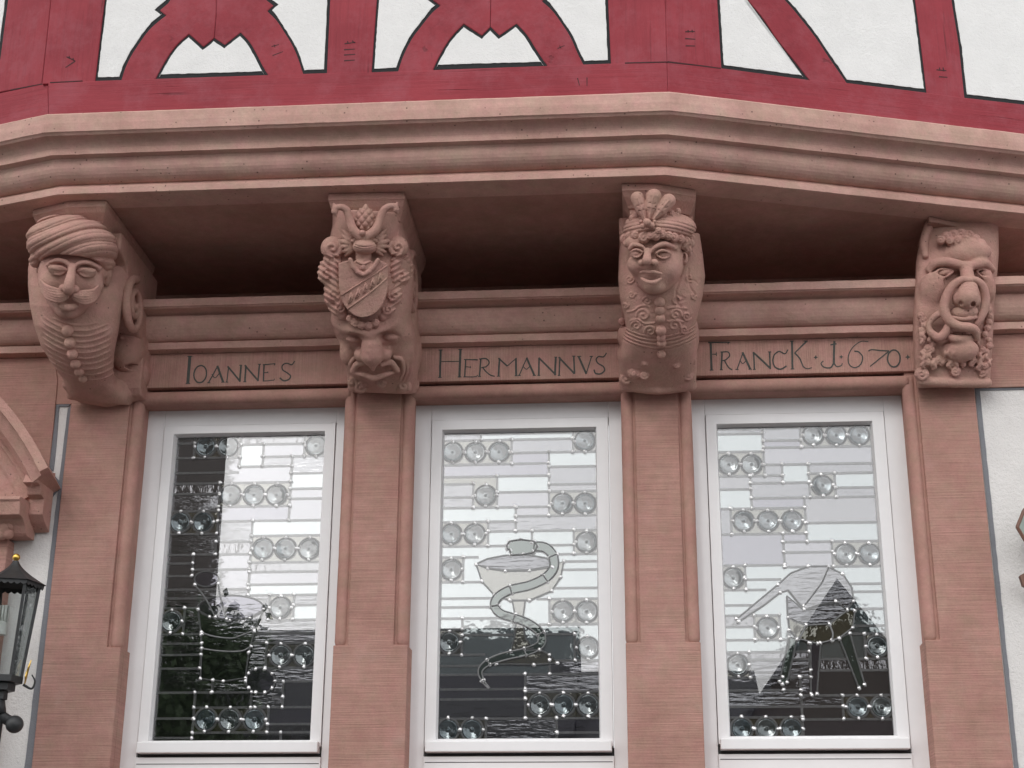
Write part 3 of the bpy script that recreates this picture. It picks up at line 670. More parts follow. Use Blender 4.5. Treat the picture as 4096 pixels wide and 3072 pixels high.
    for gi, cells in groups.items():
        cells.sort(); done = set(); m = MB()
        for (i, k) in cells:          # merge columns of a cell group into strips
            if (i, k) in done: continue
            k2 = k
            while (i, k2+1) in cells and (i, k2+1) not in done: k2 += 1
            i2 = i
            while all((i2+1, q) in cells and (i2+1, q) not in done for q in range(k, k2+1)): i2 += 1
            for a in range(i, i2+1):
                for q in range(k, k2+1): done.add((a, q))
            m.box(X_[i], X_[i2+1], DLEAD-0.004, DLEAD, Z_[k], Z_[k2+1])
        inside = lambda p: any(X_[i] <= p[0] <= X_[i+1] and Z_[k] <= p[1] <= Z_[k+1] for i, k in cells)
        if any(inside(p) for p in opts): mat = 'pane_opal'
        elif any(inside(p) for p in cent): mat = 'pane_amber'
        else: mat = RND.choice(['pane_clear', 'pane_clear', 'pane_violet', 'pane_rippled', 'pane_streaky', 'pane_streaky'])
        o = m.build('pane', mat, w)
        # each pane sits a hair out of true
        c = np.mean(np.array(m.v), axis=0); rx, rz = RND.gauss(0, 0.004), RND.gauss(0, 0.004)
        for vt in o.data.vertices:
            vt.co.y += (vt.co.z-c[2])*rx+(vt.co.x-c[0])*rz
    came = MB(); hw = 0.0050
    for z, a, b in hl: came.box(max(a, gx0-0.012), min(b, gx1+0.012), DLEAD+0.0005, DLEAD+0.0052, z-hw, z+hw)
    for x, a, b in vl: came.box(x-hw, x+hw, DLEAD+0.0006, DLEAD+0.0062, max(a, gz0-0.012), min(b, gz1+0.012))
    r0 = rounds[0][2]; sc = abs(nrm(r0, 0)[0]-nrm(0, 0)[0]); rr = sc*0.97
    rm, gm = [roundel_mesh(rr*0.97), roundel_mesh(rr*0.96, 'bullseye_blue')], ring_mesh(rr)
    sol = MB()
    def dot(x, z, s=1.0):
        if not (gx0+0.004 < x < gx1-0.004 and gz0+0.004 < z < gz1-0.004): return
        n = 7; a0 = RND.uniform(0, 6); rad = [0.0092*s*RND.uniform(0.75, 1.25) for _ in range(n)]
        base = [(x+rad[k]*math.cos(a0+k*6.283/n), -(DLEAD+0.0066), z+rad[k]*math.sin(a0+k*6.283/n)) for k in range(n)]
        sol.add(base+[(x, -(DLEAD+0.0095), z)], [(k, (k+1) % n, n) for k in range(n)])
    for x, z in cent:
        put('bullseye_pane', RND.choice(rm), w, (x, -(DLEAD+0.0022), z)).rotation_euler = (RND.gauss(0, 0.035), RND.uniform(0, 6.28), RND.gauss(0, 0.035))
        put('lead_ring', gm, w, (x, -(DLEAD+0.0022), z))
        for a in (0, 1, 2, 3):
            dx, dz = ((1, 0), (0, 1), (-1, 0), (0, -1))[a]; dot(x+dx*rr*1.08, z+dz*rr*1.1, 0.95)
    for x, a, b in vl:
        dot(x, a, 1); dot(x, b, 1)
        for z, c, d in hl:
            if a < z < b and (abs(c-x) < 0.004 or abs(d-x) < 0.004): dot(x, z, 1)
    W = dict(obj=w, nrm=nrm, came=came, dot=dot, sol=sol, tr=tr)
    return W
def figure(W, poly, mat, name, dz=0.0075, lead=0.0042, dots=True, closed=True):
    """a shaped piece of glass in its own lead, standing a little proud of the small panes"""
    q = smooth_line(list(poly)+[poly[0]], 5)[:-1] if closed == 'smooth' else list(poly)
    pts = [W['nrm'](*p) for p in q]
    m = MB(); m.prism([(x, -(DLEAD+dz), z) for x, z in pts], (0, 0.003, 0)); m.build(name, mat, W['obj'])
    ring = pts+[pts[0], pts[1]]
    W['came'].tube([(x, -(DLEAD+dz+0.001), z) for x, z in ring], lead, 8, cap=False)
    if dots:
        for k in range(0, len(pts), max(1, len(pts)//7)): 
            x, z = pts[k]; W['dot'](x, z, 1.0)
def line(W, pts, dz=0.0085, lead=0.004):
    q = [W['nrm'](*p) for p in smooth_line(pts, 5)]
    W['came'].tube([(x, -(DLEAD+dz), z) for x, z in q], lead, 8)
    W['dot'](*q[0]); W['dot'](*q[-1])
def finish(W):
    # solder heads stand in front of figures too
    W['came'].build('lead_came', 'lead', W['obj'])
    s = W['sol']; s.v = [(x, y-0.006, z) for x, y, z in s.v]
    o = s.build('solder_joints', 'solder', W['obj']); o['kind'] = 'stuff'

t1 = crop(540, 1600, 0.887)
H = [(198, 190, 270), (262, 185, 470), (200, 480, 765), (255, 585, 855), (300, 470, 700), (330, 185, 440), (330, 708, 855), (375, 180, 700), (400, 708, 850), (480, 372, 695), (425, 172, 375), (503, 165, 362), (445, 700, 850), (545, 368, 840), (605, 155, 360), (612, 525, 830), (732, 518, 830), (640, 362, 525), (698, 150, 515), (735, 145, 262), (765, 258, 515), (795, 140, 262), (775, 515, 830), (832, 512, 825), (880, 508, 825), (855, 135, 510), (895, 130, 430), (940, 130, 290), (925, 715, 820), (992, 570, 815), (1057, 115, 300), (1100, 110, 300), (1150, 105, 300), (1212, 105, 300), (1055, 540, 810), (1098, 530, 805), (1210, 598, 800), (1320, 95, 525), (1270, 620, 800), (1340, 620, 668), (1387, 265, 800), (1437, 80, 260), (1500, 262, 795), (1525, 75, 260), (1462, 600, 790)]
V = [(270, 165, 262), (475, 165, 300), (765, 165, 255), (578, 200, 300), (706, 255, 375), (375, 375, 698), (697, 375, 545), (526, 545, 700), (515, 698, 880), (262, 698, 795), (605, 880, 992), (715, 880, 992), (222, 940, 1057), (300, 1057, 1212), (598, 1098, 1210), (350, 1265, 1320), (668, 1270, 1387), (265, 1320, 1535), (600, 1387, 1500), (655, 1500, 1535), (525, 1320, 1387)]
R = [(320, 212, 45), (420, 212, 45), (818, 208, 45), (432, 430, 45), (537, 430, 45), (640, 430, 45), (205, 553, 45), (308, 553, 45), (578, 672, 45), (680, 672, 45), (787, 672, 45), (657, 938, 45), (165, 1000, 45), (657, 1153, 47), (765, 1153, 47), (320, 1442, 47), (428, 1442, 47), (540, 1442, 47)]
W1 = window(t1, None, [(192, 165), (858, 160), (75, 1535), (790, 1535)], [(135, 118), (905, 106)], [(20, 1543), (825, 1590), (20, 1640)], H, V, R,
  [(525, 250), (780, 365), (680, 580), (670, 856), (770, 958)], 'window whose leaded glass shows a mortar and pestle', OPEN[0])
mb_ = [(287, 945), (300, 1060), (302, 1120), (297, 1258), (400, 1270), (500, 1255), (515, 1140), (540, 1045), (582, 945)]
figure(W1, mb_+[(520, 985), (430, 995), (340, 980)], 'pane_clear', 'mortar_glass', dots=True)
figure(W1, [(435+148*math.cos(a), 938+55*math.sin(a)) for a in [k*math.pi/12 for k in range(24)]], 'pane_violet', 'mortar_rim_glass', dz=0.0085, dots=False)
line(W1, [(301, 1050), (360, 1068), (440, 1076), (490, 1060), (540, 1042)], 0.0105); line(W1, [(303, 1122), (370, 1132), (440, 1136), (490, 1132), (526, 1112)], 0.0105)
figure(W1, [(325+55*math.cos(a), 810+34*math.sin(a)) for a in [k*math.pi/10 for k in range(20)]], 'pane_violet', 'pestle_glass', dz=0.0085, dots=False)
line(W1, [(272, 835), (320, 895), (365, 980)], 0.0105); line(W1, [(378, 830), (385, 880), (415, 990)], 0.0105)
figure(W1, [(567+66*math.cos(a), 1268+56*math.sin(a)) for a in [k*math.pi/10 for k in range(20)]], 'pane_violet', 'round_glass', dz=0.0085)
finish(W1)

t2 = crop(1640, 1600, 0.887)
H = [(180, 150, 735), (290, 150, 620), (236, 460, 835), (300, 630, 835), (345, 150, 625), (380, 150, 285), (380, 630, 835), (415, 395, 627), (415, 630, 835), (522, 480, 835), (440, 150, 285), (485, 150, 627), (550, 150, 475), (590, 350, 835), (660, 145, 430), (660, 600, 740), (695, 650, 838), (710, 145, 310), (822, 145, 325), (728, 690, 840), (765, 690, 840), (848, 650, 842), (895, 140, 375), (897, 570, 842), (1012, 580, 845), (935, 138, 370), (985, 138, 470), (1035, 138, 235), (1150, 135, 340), (1060, 235, 465), (1060, 600, 750), (1175, 640, 845), (1200, 130, 330), (1238, 130, 845), (1305, 130, 518), (1350, 130, 518), (1315, 520, 850), (1437, 130, 852), (1500, 662, 855)]
V = [(320, 150, 180), (735, 145, 236), (458, 180, 290), (627, 236, 525), (285, 380, 485), (393, 345, 485), (477, 485, 590), (352, 550, 660), (550, 590, 645), (742, 590, 695), (240, 710, 822), (633, 897, 1012), (233, 985, 1150), (749, 1060, 1175), (632, 1190, 1238), (520, 1238, 1437), (340, 1437, 1528), (662, 1437, 1525)]
R = [(788, 187, 45), (193, 238, 45), (295, 238, 45), (402, 236, 45), (342, 432, 45), (688, 468, 45), (790, 468, 45), (187, 606, 45), (292, 606, 45), (797, 642, 45), (187, 766, 45), (690, 955, 45), (797, 955, 45), (178, 1095, 45), (802, 1118, 45), (585, 1376, 47), (693, 1376, 47), (803, 1376, 47), (172, 1488, 47), (280, 1488, 47)]
W2 = window(t2, None, [(153, 148), (835, 140), (128, 1528), (855, 1525)], [(100, 92), (892, 80)], [(82, 1540), (905, 1585), (82, 1632)], H, V, R,
  [(500, 165), (730, 270), (510, 380), (310, 515), (650, 630), (770, 745), (250, 860), (180, 1010)], 'window whose leaded glass shows a snake winding round a chalice', OPEN[1])
figure(W2, [(300, 745), (325, 820), (380, 880), (450, 905), (540, 905), (640, 862), (680, 800), (694, 728), (640, 756), (540, 772), (430, 774), (350, 762)], 'pane_amber', 'bowl_glass')
figure(W2, [(300, 742), (350, 718), (430, 703), (540, 702), (620, 716), (636, 752), (540, 768), (430, 770), (350, 760)], 'pane_streaky', 'bowl_rim_glass', dz=0.0085, dots=False)
figure(W2, [(462, 907), (520, 907), (508, 1000), (522, 1080), (560, 1120), (455, 1135), (472, 1070), (480, 1000)], 'pane_amber', 'stem_glass', dots=False)
figure(W2, [(455, 1137), (585, 1128), (630, 1150), (665, 1188), (560, 1195), (390, 1192)], 'pane_amber', 'foot_glass')
sn = smooth_line([(560, 662), (610, 668), (645, 705), (648, 760), (610, 805), (540, 838), (455, 858), (398, 890), (382, 930), (410, 965), (470, 985), (540, 1012), (590, 1055), (588, 1105), (520, 1138), (430, 1158), (355, 1185), (318, 1222), (330, 1268), (358, 1302)], 5)
a, b = ribbon(sn, 40, 30)
k = len(sn); wd = [1.0 if i < k*0.8 else max(0.12, 1-(i-k*0.8)/(k*0.2)*0.9) for i in range(k)]
a = [s+(p-s)*w_ for p, s, w_ in zip(a, sn, wd)]; b = [s+(p-s)*w_ for p, s, w_ in zip(b, sn, wd)]
for i in range(0, k-1, 10):
    j2 = min(i+10, k-1); figure(W2, [tuple(p) for p in a[i:j2+1]]+[tuple(p) for p in b[i:j2+1][::-1]], 'pane_green', 'snake_glass', dz=0.0105+0.0002*(i % 20), lead=0.0036, dots=False)
    W2['dot'](*W2['nrm'](*a[i])); W2['dot'](*W2['nrm'](*b[i]))
figure(W2, [(438, 658), (450, 640), (500, 632), (560, 640), (575, 662), (560, 690), (510, 700), (455, 702), (452, 680), (440, 672)], 'pane_green', 'snake_head_glass', dz=0.0125, dots=True)
finish(W2)

t3 = crop(2760, 1560, 0.9117)
H = [(193, 122, 322), (222, 325, 485), (250, 322, 795), (272, 125, 320), (325, 322, 800), (378, 130, 405), (408, 270, 523), (365, 525, 805), (428, 637, 805), (472, 270, 810), (435, 135, 265), (520, 140, 500), (632, 145, 510), (582, 502, 825), (665, 412, 830), (712, 415, 625), (775, 415, 835), (770, 150, 412), (832, 245, 400), (878, 155, 335), (850, 695, 840), (885, 705, 840), (945, 160, 310), (990, 165, 395), (1040, 165, 283), (1097, 165, 470), (960, 725, 845), (1040, 725, 860), (1070, 690, 865), (1182, 170, 870), (1150, 170, 527), (1262, 175, 527), (1230, 527, 870), (1318, 175, 490), (1340, 490, 885), (1390, 180, 675), (1445, 490, 892), (1437, 180, 490)]
V = [(322, 165, 378), (485, 165, 250), (405, 325, 408), (523, 325, 472), (637, 365, 472), (268, 378, 520), (501, 472, 665), (180, 520, 632), (412, 632, 790), (625, 665, 775), (243, 770, 878), (283, 990, 1097), (395, 990, 1097), (768, 1070, 1182), (262, 1150, 1262), (527, 1110, 1340), (410, 1262, 1318), (490, 1262, 1515), (675, 1340, 1445)]
R = [(540, 200, 44), (640, 200, 44), (740, 200, 44), (170, 328, 44), (270, 328, 44), (580, 420, 44), (235, 576, 44), (342, 576, 44), (447, 576, 44), (682, 722, 44), (787, 722, 44), (190, 826, 44), (340, 1045, 45), (820, 1125, 45), (210, 1208, 45), (735, 1392, 46), (840, 1392, 46), (227, 1487, 46), (335, 1487, 46), (445, 1487, 46)]
W3 = window(t3, None, [(122, 163), (790, 155), (175, 1520), (895, 1515)], [(68, 110), (848, 97)], [(132, 1530), (950, 1575), (132, 1618)], H, V, R,
  [(220, 240), (200, 480), (465, 370), (670, 625), (725, 395), (320, 800), (220, 1070)], 'window whose leaded glass shows a domed still on three legs', OPEN[2])
figure(W3, [(205, 1006), (305, 922), (385, 856), (440, 806), (520, 775), (600, 775), (670, 810), (710, 870), (716, 930), (690, 968), (640, 930), (560, 945), (500, 965), (430, 880), (395, 890), (325, 945), (213, 1018)], 'pane_streaky', 'dome_glass', dots=True)
figure(W3, [(425, 905), (428, 1000), (500, 1032), (600, 1028), (690, 968), (640, 935), (560, 950), (500, 968)], 'pane_streaky', 'still_glass', dz=0.0085, dots=False)
figure(W3, [(430, 1000), (435, 1055), (470, 1092), (560, 1114), (650, 1092), (712, 1045), (722, 970), (690, 968), (610, 1028), (510, 1034)], 'pane_amber', 'still_base_glass', dz=0.0095)
figure(W3, [(435, 1085), (468, 1096), (425, 1285), (405, 1292), (392, 1280)], 'pane_green', 'still_leg_glass', dz=0.009); figure(W3, [(528, 1112), (572, 1112), (556, 1335), (530, 1335)], 'pane_violet', 'still_leg_glass', dz=0.009); figure(W3, [(655, 1092), (700, 1070), (765, 1295), (740, 1310)], 'pane_green', 'still_leg_glass', dz=0.009)
line(W3, [(608, 778), (590, 820), (572, 855), (500, 950)], 0.0115); line(W3, [(610, 1030), (625, 1070), (622, 1100)], 0.0125); line(W3, [(508, 1034), (490, 1070), (475, 1094)], 0.0125)
finish(W3)

# ================================================================== carved brackets: sculpted as signed-distance fields, meshed with surface nets
def smin(a, b, k):
    if k <= 0: return np.minimum(a, b)
    h = np.clip(0.5+0.5*(b-a)/k, 0, 1); return b+(a-b)*h-k*h*(1-h)
def smax(a, b, k): return -smin(-a, -b, k)
_CORN = np.array([(i, j, k) for i in (0, 1) for j in (0, 1) for k in (0, 1)])
_EDG = [(a, b) for a in range(8) for b in range(a+1, 8) if np.abs(_CORN[a]-_CORN[b]).sum() == 1]
def surface_nets(F):
    S = F < 0; n = np.array(F.shape)-1
    cnt = np.zeros(n, np.int8)
    for c in _CORN: cnt += S[c[0]:c[0]+n[0], c[1]:c[1]+n[1], c[2]:c[2]+n[2]]
    act = (cnt > 0) & (cnt < 8); idx = np.full(n, -1, np.int64); ijk = np.argwhere(act); idx[act] = np.arange(len(ijk))
    vals = np.stack([F[ijk[:, 0]+c[0], ijk[:, 1]+c[1], ijk[:, 2]+c[2]] for c in _CORN], 1)
    acc = np.zeros((len(ijk), 3)); num = np.zeros(len(ijk))
    for a, b in _EDG:
        fa, fb = vals[:, a], vals[:, b]; m = (fa < 0) != (fb < 0); t = np.where(m, fa/(fa-fb+1e-12), 0)
        acc += np.where(m[:, None], _CORN[a]+(_CORN[b]-_CORN[a])*t[:, None], 0); num += m
    V = ijk+acc/np.maximum(num, 1)[:, None]; Q = []
    for ax in range(3):
        o1, o2 = (ax+1) % 3, (ax+2) % 3; sl0 = [slice(1, -1)]*3; sl0[ax] = slice(0, -1); sl1 = [slice(1, -1)]*3; sl1[ax] = slice(1, None)
        s0, s1 = S[tuple(sl0)], S[tuple(sl1)]
        for flip in (False, True):
            m = (s0 & ~s1) if not flip else (~s0 & s1); e = np.argwhere(m)
            if not len(e): continue
            e = e+np.array([0 if k == ax else 1 for k in range(3)])
            d1 = np.zeros(3, int); d1[o1] = 1; d2 = np.zeros(3, int); d2[o2] = 1
            q = [idx[tuple((e-x).T)] for x in (np.zeros(3, int), d1, d1+d2, d2)]
            Q.append(np.stack(q if not flip else q[::-1], 1))
    return V, np.concatenate(Q)
class Sculpt:
    """frame: u right, v down, w towards the viewer, all in pixels of a close-up crop; s metres per such pixel"""
    def __init__(s, tr, scl, ub, vb, vm, d0=0.0):
        s.tr, s.ub, s.vb = tr, ub, vb
        s.O = P(*tr(ub, vb), d0); mid = P(*tr(ub, vm), d0+0.3); nn = CAM-mid; s.Nv = nn/np.linalg.norm(nn)
        up_ = np.array([0, 0, 1.0]); s.Rv = np.cross(up_, s.Nv); s.Rv = s.Rv/np.linalg.norm(s.Rv); s.Uv = np.cross(s.Nv, s.Rv)
        s.dist = np.linalg.norm(CAM-s.O); s.s = s.dist/FPX*scl
        s.cam_l = s.to_local(CAM)
    def to_local(s, p):
        q = np.array(p)-s.O; return np.array([s.ub+np.dot(q, s.Rv)/s.s, s.vb-np.dot(q, s.Uv)/s.s, np.dot(q, s.Nv)/s.s])
    def to_world(s, a): 
        a = np.asarray(a, float); return s.O+((a[..., 0:1]-s.ub)*s.Rv-(a[..., 1:2]-s.vb)*s.Uv+a[..., 2:3]*s.Nv)*s.s
    def loc(s, u, v, w):                  # local point seen at crop pixel (u, v) and standing w towards the viewer
        k = ray(*s.tr(u, v)); q = np.array([np.dot(k, s.Rv), -np.dot(k, s.Uv), np.dot(k, s.Nv)])
        t = (w-s.cam_l[2])/q[2]; return s.cam_l+q*t
    def w_at(s, u, v, d): return s.to_local(P(*s.tr(u, v), d))[2]
    def at(s, u, v, w): return s.to_world(s.loc(u, v, w))
class Grid:
    def __init__(g, sc, u0, u1, v0, v1, w0, w1, h=7.0):
        g.sc = sc; g.h = h
        c = np.array([sc.loc(u, v, w) for u in (u0, u1) for v in (v0, v1) for w in (w0, w1)]); g.lo = c.min(0)-2*h; hi = c.max(0)+2*h
        g.n = np.ceil((hi-g.lo)/h).astype(int)+1; g.F = np.full(g.n, 60.0, np.float32)
        g.ax = [(g.lo[k]+np.arange(g.n[k])*h).astype(np.float32) for k in range(3)]
    def sl(g, lo, hi):
        a = np.clip(((np.array(lo)-g.lo)/g.h).astype(int), 0, g.n-1); b = np.clip(((np.array(hi)-g.lo)/g.h).astype(int)+2, 1, g.n)
        b = np.maximum(b, a+1)
        s = tuple(slice(x, y) for x, y in zip(a, b)); return s, np.meshgrid(g.ax[0][s[0]], g.ax[1][s[1]], g.ax[2][s[2]], indexing='ij', sparse=True)
    def put(g, s, f, k, sub):
        if sub: g.F[s] = smax(g.F[s], -f, k)
        else: g.F[s] = smin(g.F[s], f, k)
    def ell(g, c, r, k=12, rot=0.0, sub=False, tilt=0.0):
        c = g.sc.loc(*c); R = max(r)+k+3*g.h; s, (U, Vv, W) = g.sl(c-R, c+R); x, y, z = U-c[0], Vv-c[1], W-c[2]
        if rot: ca, sa = math.cos(rot), math.sin(rot); x, y = ca*x+sa*y, -sa*x+ca*y
        if tilt: ca, sa = math.cos(tilt), math.sin(tilt); y, z = ca*y+sa*z, -sa*y+ca*z
        k0 = np.sqrt((x/r[0])**2+(y/r[1])**2+(z/r[2])**2)+1e-6; k1 = np.sqrt((x/r[0]**2)**2+(y/r[1]**2)**2+(z/r[2]**2)**2)+1e-9
        g.put(s, k0*(k0-1)/k1, k, sub)
    def chain(g, pts, k=10, sub=False, n=0):      # pts (u,v,w,r); n>0 smooths the path
        q = [np.append(g.sc.loc(*p[:3]), p[3]) for p in pts]
        if n: q = smooth_line(q, n)
        q = np.array(q); lo = (q[:, :3]-q[:, 3:]).min(0)-k-3*g.h; hi = (q[:, :3]+q[:, 3:]).max(0)+k+3*g.h
        s, (U, Vv, W) = g.sl(lo, hi); f = None
        for a, b in zip(q[:-1], q[1:]):
            d = b[:3]-a[:3]; L = np.dot(d, d)+1e-9
            t = np.clip(((U-a[0])*d[0]+(Vv-a[1])*d[1]+(W-a[2])*d[2])/L, 0, 1)
            e = np.sqrt((U-a[0]-t*d[0])**2+(Vv-a[1]-t*d[1])**2+(W-a[2]-t*d[2])**2)-(a[3]+(b[3]-a[3])*t)
            f = e if f is None else np.minimum(f, e)
        g.put(s, f, k, sub)
    def ball(g, c, r, k=8, sub=False): g.ell(c, (r, r, r), k, sub=sub)
    def loft(g, rows, k=20, p=2.0, shear=0.0):               # rows (v, uc, a, wc, b): body with (super)elliptic sections
        rows = np.array([np.concatenate([g.sc.loc(r[1], r[0], r[3])[[1, 0]], [r[2], r[3], r[4]]]) for r in rows], float)   # v, uc, a, wc, b
        g.rows = rows; g.p = p
        lo = np.array([(rows[:, 1]-rows[:, 2]).min(), rows[:, 0].min(), (rows[:, 3]-rows[:, 4]).min()])-30; hi = np.array([(rows[:, 1]+rows[:, 2]).max(), rows[:, 0].max(), (rows[:, 3]+rows[:, 4]).max()])+30
        s, (U, Vv, W) = g.sl(lo, hi); v = Vv
        I = lambda c: np.interp(v, rows[:, 0], rows[:, c]).astype(np.float32)
        uc, a, wc, b = I(1), I(2), I(3), I(4)
        f = ((np.abs((U-uc)/a)**p+np.abs((W+shear*(U-uc)-wc)/b)**p)**(1/p)-1)*np.minimum(a, b)
        f = smax(f, rows[0, 0]-v, 15); f = smax(f, v-rows[-1, 0], 15); g.put(s, f, k, False)
    def front(g, u, v):                           # w of the loft's surface under crop pixel (u, v)
        w = 300.0
        for _ in range(3):
            q = g.sc.loc(u, v, w); I = lambda c: np.interp(q[1], g.rows[:, 0], g.rows[:, c])
            x = min(0.97, abs(q[0]-I(1))/I(2)); w = I(3)+I(4)*(1-x**g.p)**(1/g.p)
        return w
    def relief(g, fn, lo, hi, cap=26):            # fn(U,V,W) -> outward push in px near the surface
        s, (U, Vv, W) = g.sl(lo, hi); F = g.F[s]; w8 = np.clip(1-np.abs(F)/cap, 0, 1); g.F[s] = F-fn(U, Vv, W)*w8
    def spiral(g, c, R, turns=1.6, dirn=1, start=0.0, tube=0.30, rise=0.5, k=6):
        n = 22; pts = []
        for i in range(n+1):
            t = i/n; a = start+dirn*turns*2*math.pi*t; r = R*(1-0.86*t); pts.append((c[0]+r*math.cos(a), c[1]+r*math.sin(a), c[2]+rise*R*t, max(7.0, R*tube*(1-0.45*t))))
        g.chain(pts, k)
    def curl(g, c, R, k=5, start=0.0, dirn=1):
        g.ell((c[0], c[1], c[2]-R*0.35), (R*0.95, R*0.95, R*0.7), k); g.spiral((c[0], c[1], c[2]+R*0.1), R*0.75, 1.3, dirn, start, 0.36, 0.35, 4)
    def build(g, name, parent, mat='sandstone_carved'):
        V, Q = surface_nets(g.F); W = g.sc.to_world(V*g.h+g.lo)
        c_ = W-W.mean(0); vol = np.einsum('ij,ij->i', c_[Q[:, 0]], np.cross(c_[Q[:, 1]], c_[Q[:, 2]])).sum()
        if vol < 0: Q = Q[:, ::-1]
        me = bpy.data.meshes.new(name); me.vertices.add(len(W)); me.vertices.foreach_set('co', W.astype(np.float32).ravel())
        me.loops.add(len(Q)*4); me.loops.foreach_set('vertex_index', Q.ravel().astype(np.int32))
        me.polygons.add(len(Q)); me.polygons.foreach_set('loop_start', np.arange(0, len(Q)*4, 4, dtype=np.int32)); me.polygons.foreach_set('loop_total', np.full(len(Q), 4, np.int32))
        me.polygons.foreach_set('use_smooth', np.ones(len(Q), bool)); me.materials.append(MATS[mat]); me.update(); me.validate()
        return put(name, me, parent)
def button(sc, parent, u, v, w, r, name='button'):
    m = MB(); m.sphere(sc.at(u, v, w), r*sc.s, 16, 12); return m.build(name, 'sandstone_carved', parent, smooth=True)
def abacus(parent, top, low, h1, h2, zback=None):
    """top: pixel corners of the slab's front edge on the soffit (left to right); low: the same shrunk under the slab"""
    T = [Pz(u, v, ZS-0.001) for u, v in top]; xs = [p[0] for p in T]; c = sum(xs)/len(xs)
    def ring(sx, sd, z): return [(c+(p[0]-c)*sx, p[1]+sd, z) for p in T]+[(c+(xs[-1]-c)*sx, 0.02, z), (c+(xs[0]-c)*sx, 0.02, z)]
    lv = [(1, 0, ZS-0.001), (1, 0, ZS-h1), (0.985, 0.006, ZS-h1-0.004), (0.95, 0.02, ZS-h1-h2*0.35), (0.86, 0.055, ZS-h1-h2*0.8), (0.83, 0.065, ZS-h1-h2), (0.80, 0.075, ZS-h1-h2), (0.80, 0.075, ZS-h1-h2-0.12)]
    rows = [ring(*l) for l in lv]; n = len(rows[0]); m = MB()
    m.add([p for r in rows for p in r], [(i*n+k, i*n+(k+1) % n, (i+1)*n+(k+1) % n, (i+1)*n+k) for i in range(len(rows)-1) for k in range(n)]+[tuple(range(n)), tuple((len(rows)-1)*n+k for k in reversed(range(n)))])
    return m.build('abacus', 'sandstone_carved', parent, bevel=0.004)
def console(parent, x0, x1, prof, name='console_block'):
    m = MB(); m.prism([(x0, -d, z) for d, z in prof], (x1-x0, 0, 0)); return m.build(name, 'sandstone_carved', parent, bevel=0.008)
def volute(parent, x, d, z, R, s=1):
    m = MB(); pts = []; n = 60
    for i in range(n+1):
        t = i/n; a = math.pi*0.5-t*2*math.pi*1.9; r = R*(1-0.82*t); pts.append((x+s*0.014*(1+0.5*t), -(d+r*math.cos(a)), z+r*math.sin(a)*1.15))
    m.tube(pts, [0.021*(1-0.45*i/n) for i in range(n+1)], 10); m.sphere((x+s*0.012, -d, z), R*0.2, 12, 8); return m.build('volute', 'sandstone_carved', parent, smooth=True)
ZB0 = ZLINT-0.0
def scroll_profile(zt, dtop, zb):
    H = zt-zb; return [(-0.02, zb), (0.06, zb), (0.085, zb+0.03), (0.09, zb+0.07), (0.085, zb+0.11), (0.09, zb+0.16), (0.11, zb+0.24*1.0), (0.18, zb+H*0.42), (0.27, zb+H*0.55), (0.36, zb+H*0.68), (dtop*0.8, zb+H*0.82), (dtop, zt-0.08), (dtop, zt), (-0.02, zt)]

